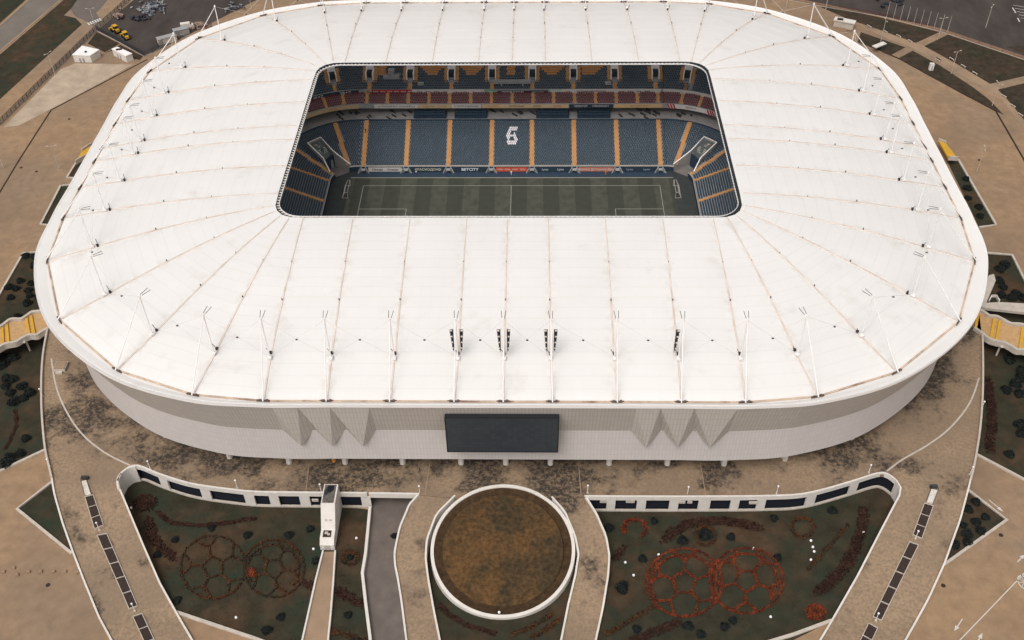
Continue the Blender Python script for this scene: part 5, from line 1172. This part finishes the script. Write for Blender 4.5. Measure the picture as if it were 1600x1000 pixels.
for u, v in [(1474, 915), (1564, 836), (75, 914), (1512, 137), (1484, 280), (1530, 250), (57, 268), (33, 262), (108, 186)]:
    if mh is None: mh = MB().prism([(.55 * math.cos(t), .55 * math.sin(t)) for t in [2 * math.pi * i / 14 for i in range(14)]], -.02, .03).build('manhole_cover', m_brown); o = mh
    else: o = mh.copy(); COL.objects.link(o)
    o.location = P(u, v, 0); tag(o, 'small dark round manhole cover in the tan paving', 'manhole', 'manhole covers')

# ------------------------------------------------------------------ fences
def fence(pix, label, h=2.5, m=m_fence, seg=2.9):
    path = [P(u, v, 0) for u, v in pix]; L = sum(math.dist(path[i], path[i + 1]) for i in range(len(path) - 1)); n = max(2, int(L / seg)); pts = resample(path, n + 1)
    root = tag(empty('mesh_fence', pts[0]), label, 'fence'); o = np.array(pts[0]); base = None
    for k in range(n):
        a, b = np.array(pts[k]) - o, np.array(pts[k + 1]) - o; d = b - a
        p = MB().box(a + (0, 0, h / 2), (.14, .14, h)).build('post', m, root)
        f = MB().bar(a + (0, 0, h - .1), b + (0, 0, h - .1), .08).bar(a + (0, 0, .25), b + (0, 0, .25), .08).bar(a + (0, 0, h * .55), b + (0, 0, h * .55), .05)
        for j in range(1, 12): q = a + d * j / 12; f.box(q + (0, 0, h / 2), (.06, .06, h - .3))
        f.build('mesh_panel', m, root)
        MB().bar(a + (0, 0, .06), b + (0, 0, .06), .25, .24).build('plinth', m_kerb, root)
    return root
fence([(0, 196), (60, 137), (110, 88), (152, 47)], 'dark mesh fence along the footway left of the white containers')
fence([(152, 47), (180, 22), (206, -2)], 'dark mesh fence between side road and machine yard')
fence([(152, 48), (190, 68), (225, 88)], 'dark mesh fence between the yellow machines and the containers')
fence([(226, 87), (240, 82), (256, 70)], 'short dark mesh fence running under the roof edge')
fence([(1225, -2), (1300, 13), (1380, 26), (1480, 52), (1540, 73), (1610, 96), (1660, 114)], 'long low maroon rail fence along the dirt lot', 1.6, m_maroon, 5.0)
# flag poles
fp = None
for k in range(10):
    u, v = 1385 + k * 10.6, 27 + k * 2.45
    if fp is None:
        fp = empty('flag_pole'); MB().tube((0, 0, 0), (0, 0, 7.2), .09, .05).build('pole', m_wht, fp); MB().box((0, 0, .15), (.5, .5, .3)).build('base', m_kerb, fp); o = fp
    else: o = copytree(fp)
    o.location = P(u, v, 0); tag(o, 'bare white flag pole in the row beside the maroon fence', 'flag pole', 'flag poles')
# benches
bn = None
for u, v, e in [(1334, 34, 6), (1358, 42, 6), (1383, 50, 7), (1404, 57, 7), (1422, 65, 8), (1465, 95, 8), (1487, 93, 8), (1505, 104, 8), (1523, 115, 9), (1568, 151, 6), (1582, 166, 6), (1594, 180, 6)]:
    if bn is None:
        bn = empty('bench'); MB().box((0, 0, .47), (2.6, .5, .1)).build('seat', m_kerb, bn); MB().box((0, .28, .8), (2.6, .08, .4)).build('backrest', m_brown, bn)
        for s in (-1, 1): MB().box((s * 1.1, 0, .21), (.2, .5, .42)).build('leg', m_kerb, bn)
        o = bn
    else: o = copytree(bn)
    p, p2 = np.array(P(u - 6, v - 3.6, 0)), np.array(P(u + 6, v + 3.6, 0)); d = p2 - p; o.location = P(u, v, 0); o.rotation_euler = (0, 0, math.atan2(d[1], d[0])); tag(o, 'plain bench along the path between the brown lawns', 'bench', 'path benches')
# white kiosk on the right lawn and cabins behind the right roof edge
p = P(1454, 109, 0); k = tag(empty('white_cabin', p), 'small white upright cabin alone on the narrow brown lawn', 'cabin'); MB().box((0, 0, 1.3), (1.6, 1.4, 2.6)).build('body', m_wseat, k); MB().box((0, 0, 2.7), (1.8, 1.6, .2)).build('roof', m_wht, k); MB().box((.1, -.72, 1.1), (.7, .06, 1.9)).build('door', m_kerb, k)
p = P(1318, 42, 0); k = tag(empty('roof_shelter', p), 'low white flat roofed shelter behind the right roof edge', 'shelter'); MB().box((0, 0, 3.0), (9, 3.4, .4), -.45).build('roof', m_wht, k); MB().box((0, 0, 1.4), (8.4, 2.8, 2.7), -.45).build('walls', m_kerb, k); MB().box((-2, .3, 3.5), (2.5, 1.2, .5), -.3).build('roof_unit', m_brown, k)
p = P(1372, 79, 0); k = tag(empty('stair_canopy', p), 'small pale slanted canopy at the right roof edge', 'canopy'); MB().box((0, 0, 2.6), (6.5, 2.2, .35), .6).build('roof', m_wht, k); MB().box((1.6, .8, 1.2), (2.2, 1.5, 2.4), .6).build('walls', m_apron, k)

# white equipment containers in the left yard
def container(px, label, h, vent):
    q = [np.array(P(u, v, 0)) for u, v in px]; c = sum(q) / 4; root = tag(empty('container', (c[0], c[1], 0)), label, 'container'); q = [a - c for a in q]
    MB().prism([(a[0], a[1]) for a in q], 0, h).build('body', m_wht, root); e = 1.04
    MB().prism([(a[0] * e, a[1] * e) for a in q], h, h + .22).build('roof', m_steel, root)
    a, b = q[0], q[1]
    for t in (.35, .55): pp = a + (b - a) * t; MB().box((pp[0], pp[1] - .05, 1.0), (.7, .1, 1.8), math.atan2(b[1] - a[1], b[0] - a[0])).build('door', m_concd, root)
    for t, w2 in vent: pp = (q[0] + q[2]) / 2 + (q[2] - q[3]) * (t - .5); MB().box((pp[0], pp[1], h + .4), (w2, 1.0, .4), .3).build('roof_unit', m_brown if w2 < 3 else m_kerb, root)
container([(117, 97), (144, 98), (158, 89), (132, 83)], 'larger white equipment container beside the mesh fence', 3.2, ((.5, .8),))
container([(178, 87), (199, 98), (209, 94), (187, 84)], 'narrower white equipment container with a dark roof unit', 3.0, ((.3, 2.4),))
# yellow machines
def machine(u, v, rz_, label):
    root = tag(empty('tractor', P(u, v, 0)), label, 'tractor'); root.rotation_euler = (0, 0, rz_)
    b = MB().prism([(-2.6, -.8), (1.2, -.8), (2.6, -.55), (2.6, .55), (1.2, .8), (-2.6, .8)], .9, 1.9); b.build('body', m_yellow, root)
    cb_ = MB().prism([(-1.4, -.75), (.4, -.75), (.4, .75), (-1.4, .75)], 1.9, 3.2).build('cab', m_gl, root); MB().box((-.5, 0, 3.28), (2.2, 1.8, .16)).build('cab_roof', m_yellow, cb_)
    for x, r in ((-1.6, .95), (1.6, .75)):
        for s in (-1, 1): MB().tube((x, s * .75, r), (x, s * 1.25, r), r, n=16).build('wheel', m_tyre, root)
    MB().box((3.3, 0, .7), (.5, 2.6, 1.0)).build('blade', m_yellow, root); MB().bar((2.4, .6, 1.1), (3.2, .6, .7), .2).bar((2.4, -.6, 1.1), (3.2, -.6, .7), .2).build('blade_arm', m_yellow, root)
machine(181, 50, 2.4, 'yellow tractor parked behind its twin near the fence corner'); machine(197, 60, 2.2, 'yellow tractor standing closer to the roof edge'); 
# vehicles and cabins along the roof edge, debris
def van(u, v, rz_, m, label, L=5.5):
    root = tag(empty('van', P(u, v, 0)), label, 'van'); root.rotation_euler = (0, 0, rz_)
    n = 7; pr = [(-L / 2, .5), (L / 2, .5), (L / 2, 1.2), (L / 2 - .9, 1.4), (L / 2 - 1.5, 2.3), (-L / 2, 2.3), (-L / 2, .5)][:6]; b = MB(); b.add([(x, -.95, z) for x, z in pr] + [(x, .95, z) for x, z in pr], [tuple(range(6)), tuple(range(11, 5, -1))] + [(i, 6 + i, 6 + (i + 1) % 6, (i + 1) % 6) for i in range(6)]); b.build('body', m, root)
    MB().box((L / 2 - 1.15, 0, 1.85), (.12, 1.6, .7), ax=((.8, 0, .6), (0, 1, 0), (-.6, 0, .8))).build('windscreen', m_gl, root)
    for x in (-L / 3, L / 3):
        for s in (-1, 1): MB().tube((x, s * .75, .38), (x, s * 1.0, .38), .38, n=12).build('wheel', m_tyre, root)
van(293, 43, .3, m_wht, 'white van parked left behind the roof edge')
p = P(262, 66, 0); k = tag(empty('site_cabin', p), 'long grey site cabin under the far left mast', 'cabin'); MB().box((0, 0, 1.4), (8, 2.8, 2.6), .55).build('body', m_kerb, k); MB().box((0, 0, 2.72), (8.3, 3.1, .2), .55).build('roof', m_concd, k)
p = P(284, 53, 0); k = tag(empty('site_cabin', p), 'dark grey site cabin next to the white van', 'cabin'); MB().box((0, 0, 1.3), (6.5, 2.6, 2.4), .5).build('body', m_concd, k); MB().box((0, 0, 2.52), (6.8, 2.9, .2), .5).build('roof', m_conc, k)
def debris(u, v, rx, ry, n, mats_, label, seed):
    r = random.Random(seed); c = P(u, v, 0); mb = MB()
    for _ in range(n):
        x, y = r.gauss(0, rx * .45), r.gauss(0, ry * .45); s = (r.uniform(.5, 3.2), r.uniform(.4, 1.6), r.uniform(.06, .6)); a = r.uniform(0, 3.14); t = r.uniform(-.35, .35)
        ca, sa = math.cos(a), math.sin(a); mb.box((x, y, r.uniform(.2, 1.3)), s, ax=((ca, sa, t), (-sa, ca, 0), (-t * ca, -t * sa, 1)))
    o = mb.build('debris', mats_); o.location = (c[0], c[1], 0); stuff(o); o['label'] = label; o['category'] = 'debris'
m_deb = mat('debris_mix', (.30, .30, .31), .8, .2, var=.5, scale=.5, dark=(.06, .065, .08), dscale=.45, dlo=.48, dhi=.56)
m_deb2 = mat('debris_brown', (.32, .24, .19), .9, .2, var=.4, scale=.5, dark=(.13, .06, .045), dscale=.4, dlo=.5, dhi=.6)
debris(236, 14, 7, 7, 80, m_deb, 'sprawling heap of pale and grey rubbish in the dirt yard', 1)
debris(217, 30, 5, 2.5, 26, mat('dark_scrap', (.035, .035, .045), .7, .3, var=.5, scale=1), 'dark low scrap heap at the edge of the rubbish', 2)
debris(314, 41, 5, 3, 30, m_deb2, 'brown and pale crates heaped behind the roof edge', 3)
debris(182, 26, 4, 4, 22, m_deb2, 'tan spoil heap beside the side road fence', 4)
debris(366, 13, 5, 3, 16, m_deb, 'small pale rubbish pile behind the far mast', 5)
debris(1390, 6, 9, 5, 14, mat('tarpaulin', (.02, .025, .035), .7, .3, var=.4, scale=.5), 'dark tarpaulin heap on the dirt lot', 6)

q = P(522, 720, ZP); ob = tag(empty('litter_bin', (q[0], -96.6, ZP)), 'small bright orange bin beside a white column under the facade', 'bin'); MB().prism([(.55 * math.cos(t), .55 * math.sin(t)) for t in [2 * math.pi * i / 12 for i in range(12)]], 0, 1.3).build('body', m_org, ob); MB().prism([(.6 * math.cos(t), .6 * math.sin(t)) for t in [2 * math.pi * i / 12 for i in range(12)]], 1.3, 1.5).build('lid', m_yellow, ob)
# ------------------------------------------------------------------ people
def person(name='person', top=m_black, legs=m_fence, stride=.22):
    J = {'pel': (0, 0, .95), 'che': (0, 0, 1.32), 'nec': (0, 0, 1.5), 'hea': (0, .02, 1.66), 'hd2': (0, .02, 1.76), 'shl': (-.19, 0, 1.43), 'ell': (-.25, -.06, 1.15), 'hal': (-.24, .08, .9), 'shr': (.19, 0, 1.43), 'elr': (.25, .05, 1.15), 'har': (.24, .2, .93),
         'hil': (-.1, 0, .9), 'knl': (-.11, stride * .6, .5), 'fol': (-.11, stride, .07), 'tol': (-.11, stride + .2, .04), 'hir': (.1, 0, .9), 'knr': (.11, -stride * .2, .5), 'for_': (.11, -stride, .09), 'tor': (.11, -stride + .2, .04)}
    Rr = dict(pel=.15, che=.17, nec=.065, hea=.1, hd2=.085, shl=.075, ell=.055, hal=.045, shr=.075, elr=.055, har=.045, hil=.1, knl=.07, fol=.05, tol=.04, hir=.1, knr=.07, for_=.05, tor=.04)
    E_p = [('pel', 'che'), ('che', 'nec'), ('nec', 'hea'), ('hea', 'hd2'), ('che', 'shl'), ('shl', 'ell'), ('ell', 'hal'), ('che', 'shr'), ('shr', 'elr'), ('elr', 'har'), ('pel', 'hil'), ('hil', 'knl'), ('knl', 'fol'), ('fol', 'tol'), ('pel', 'hir'), ('hir', 'knr'), ('knr', 'for_'), ('for_', 'tor')]
    ks = list(J); me = bpy.data.meshes.new('p'); me.from_pydata([J[k] for k in ks], [(ks.index(a), ks.index(b)) for a, b in E_p], []); o = bpy.data.objects.new('p', me); COL.objects.link(o)
    o.modifiers.new('skin', 'SKIN'); me.skin_vertices[0].data[0].use_root = True
    for i, k in enumerate(ks): me.skin_vertices[0].data[i].radius = (Rr[k], Rr[k] * (.75 if k in ('pel', 'che') else 1))
    o.modifiers.new('sub', 'SUBSURF').levels = 1
    dg = bpy.context.evaluated_depsgraph_get(); nm = bpy.data.meshes.new_from_object(o.evaluated_get(dg)); nm.name = name; bpy.data.objects.remove(o)
    nm.materials.clear()
    for m in (legs, top, m_skin, m_black): nm.materials.append(m)
    for p in nm.polygons:
        z = p.center[2]; p.material_index = 0 if z < .95 else 1 if z < 1.5 else 2 if z < 1.72 else 3
        if abs(p.center[0]) > .2 and z < .98: p.material_index = 2
        p.use_smooth = True
    q = bpy.data.objects.new(name, nm); COL.objects.link(q); return q
for (u, v, z, rz_, tp, lg, lab) in ((656, 737, ZP, 1.2, m_black, m_fence, 'person in dark clothes walking alone across the podium'), (571, 214, 7.6, 2.6, m_black, m_black, 'person in black standing on an orange stairway of the lower tier'),
                                (651, 268, 0, 0, m_wseat, m_fence, 'person in a white top by the pitchside boards'), (799, 269, 0, 3, m_wseat, m_wseat, 'person all in white before the orange red board'), (946, 269, 0, 3, m_org, m_org, 'person in orange before the pinkish red board')):
    o = person(top=tp, legs=lg)
    if z == 7.6: o.location = (-53.4, b0 + 16 * .78 + .4, 2.2 + 16 * .345 + .3)
    elif z == ZP: o.location = P(u, v, ZP)
    else: q = P(u, 269, 0); o.location = (q[0], 40.9, .01)
    o.rotation_euler = (0, 0, rz_); tag(o, lab, 'person')
# ------------------------------------------------------------------ wording: name sides by what stands there
SIDES = [('dark shrub in the bed above the right yellow bridge', 'dark shrub in the bed by the white stair block'), ('white globe lamp at the podium edge at the head of the left curved walkway', 'white globe lamp between podium edge and the walkway by the service road'), ('white globe lamp at the podium edge at the head of the right curved walkway', 'white globe lamp between podium edge and the walkway by the red flowers'),
         ('white globe lamp at the end of the ', 'globe lamp ending the '), ('planter on the', 'planter, '), ('planter,  left ramp', 'planter, ramp by faded flowers'), ('planter,  right ramp', 'planter, ramp by red flowers'),
         ('parapet beside the right shrub lawn', 'parapet beside the maroon hedge strip'), ('parapet by the right paved path', 'parapet above the path with a painted arrow'), ('parapet beside the left shrub lawn', 'parapet beside the lawn with a thin dark hedge line'), ('parapet by the left paved path', 'parapet above the path without markings'),
         ('words left of the press desk', 'words next to the red banner'), ('banner right of the navy', 'banner touching the navy'), ('words right on the upper parapet', 'words ending at the curved white banner'),
         ('under the right pillared wall', 'under the pillared wall'), ('below the left podium wall', 'under the rounded podium wall end'), ('hedge strip left of the narrow footpath', 'hedge strip between faded football and narrow footpath'), ('hedge curve left below the round planter', 'hedge curve just below the round planter'), ('rows right below the round planter', 'rows just below the round planter'),
         ('beside the right podium parapet', 'beside the podium parapet'), ('across the left shrub lawn', 'across a shrub lawn'), ('footbridge beside the left shrub bed', 'footbridge with no stair block beside it'), ('showing left behind the roof edge', 'behind the roof edge beside the smallest bed'), ('showing right behind the roof edge', 'behind the roof edge beside the five shrub bed'),
         ('by the orange striped left end stand', 'at the end of the pitch near the navy curved banner'), ('parked by the right end stand', 'at the end of the pitch near the striped curved banner'), ('bed left of the white roof', 'bed beside the white roof'), ('kerb between shrub lawn and paved path left of the podium', 'narrow kerb between shrub lawn and the path without markings'), ('five shrubs right of the white roof', 'five shrubs beside the white roof'), ('paved path right of the podium', 'the path with a painted arrow'),
         ('closing the left football', 'closing the faded football'), ('closing the right football', 'closing the red football'), ('along the footway left of the white containers', 'between the footway and the white containers'), ('beside the left shrub lawn', 'beside the lawn with a thin dark hedge'), ('beside the right shrub lawn', 'beside the maroon hedge strip'),
         ('pale left kerb wall of the narrow footpath leaving the stair enclosure', 'pale footpath kerb wall facing the faded football flowers'), ('pale right kerb wall of the narrow footpath leaving the stair enclosure', 'pale footpath kerb wall facing the service road'), ('shelter behind the right roof edge', 'shelter behind the far roof edge'), ('under the far left mast', 'under a mast behind the roof'), ('at the right roof edge', 'between roof edge and crossing paths'), ('row on the left tan paving', 'row on the tan paving'),
         ('behind the far roof edge right', 'behind the roof edge near the maroon fence'), ('on the plain right paving', 'on plain paving beside the five shrub bed'), ('on the plain left paving', 'on plain paving beside the long bare bed'), ('at the drain channel on the left paving', 'at the bend of the drain channel'), ('behind the far roof edge left', 'behind the roof edge near the small rubbish pile'), ('van parked left behind', 'van parked behind'),
         ('dark shrub in the long bed right of the white roof at the far tip of the bed', 'dark shrub at the far tip of the long bed with five shrubs'), ('dark shrub in the long bed right of the white roof', 'dark shrub in the five shrub bed'), ('in the long bed right of the white roof', 'in the five shrub bed beside the roof'),
         ('dark shrub in the bed above the left yellow bridge at the far end of the bed', 'dark shrub at the narrow end of the bed behind the stairless yellow bridge'), ('dark shrub in the lawn below the left yellow bridge', 'dark shrub in lawn with the thin hedge line'), ('above the left yellow', 'behind the stairless yellow'), ('below the left yellow bridge', 'crossed by a thin dark hedge line'), ('above the right yellow', 'between white stair and kerb by the yellow'), ('below the right yellow bridge', 'with the maroon strip hedge'),
         ('dark shrub in the triangular lawn beside the right ramp', 'dark shrub in the shrubby triangular lawn'), ('dark shrub in the lawn around the faded football flowers', 'dark shrub around the faded footballs'), ('dark shrub in the lawn around the bright red football flowers', 'dark shrub around the red footballs'),
         ('left ramp foot', 'foot of the ramp'), ('left ramp', 'ramp by the faded flowers'), ('right ramp', 'ramp by the red flowers'), ('left curved walkway', 'curved walkway by the service road'), ('right curved walkway', 'curved walkway by the red flowers')]
for o in bpy.data.objects:
    if 'label' in o and o.parent is None:
        l = o['label']
        for a, b in SIDES: l = l.replace(a, b)
        o['label'] = l
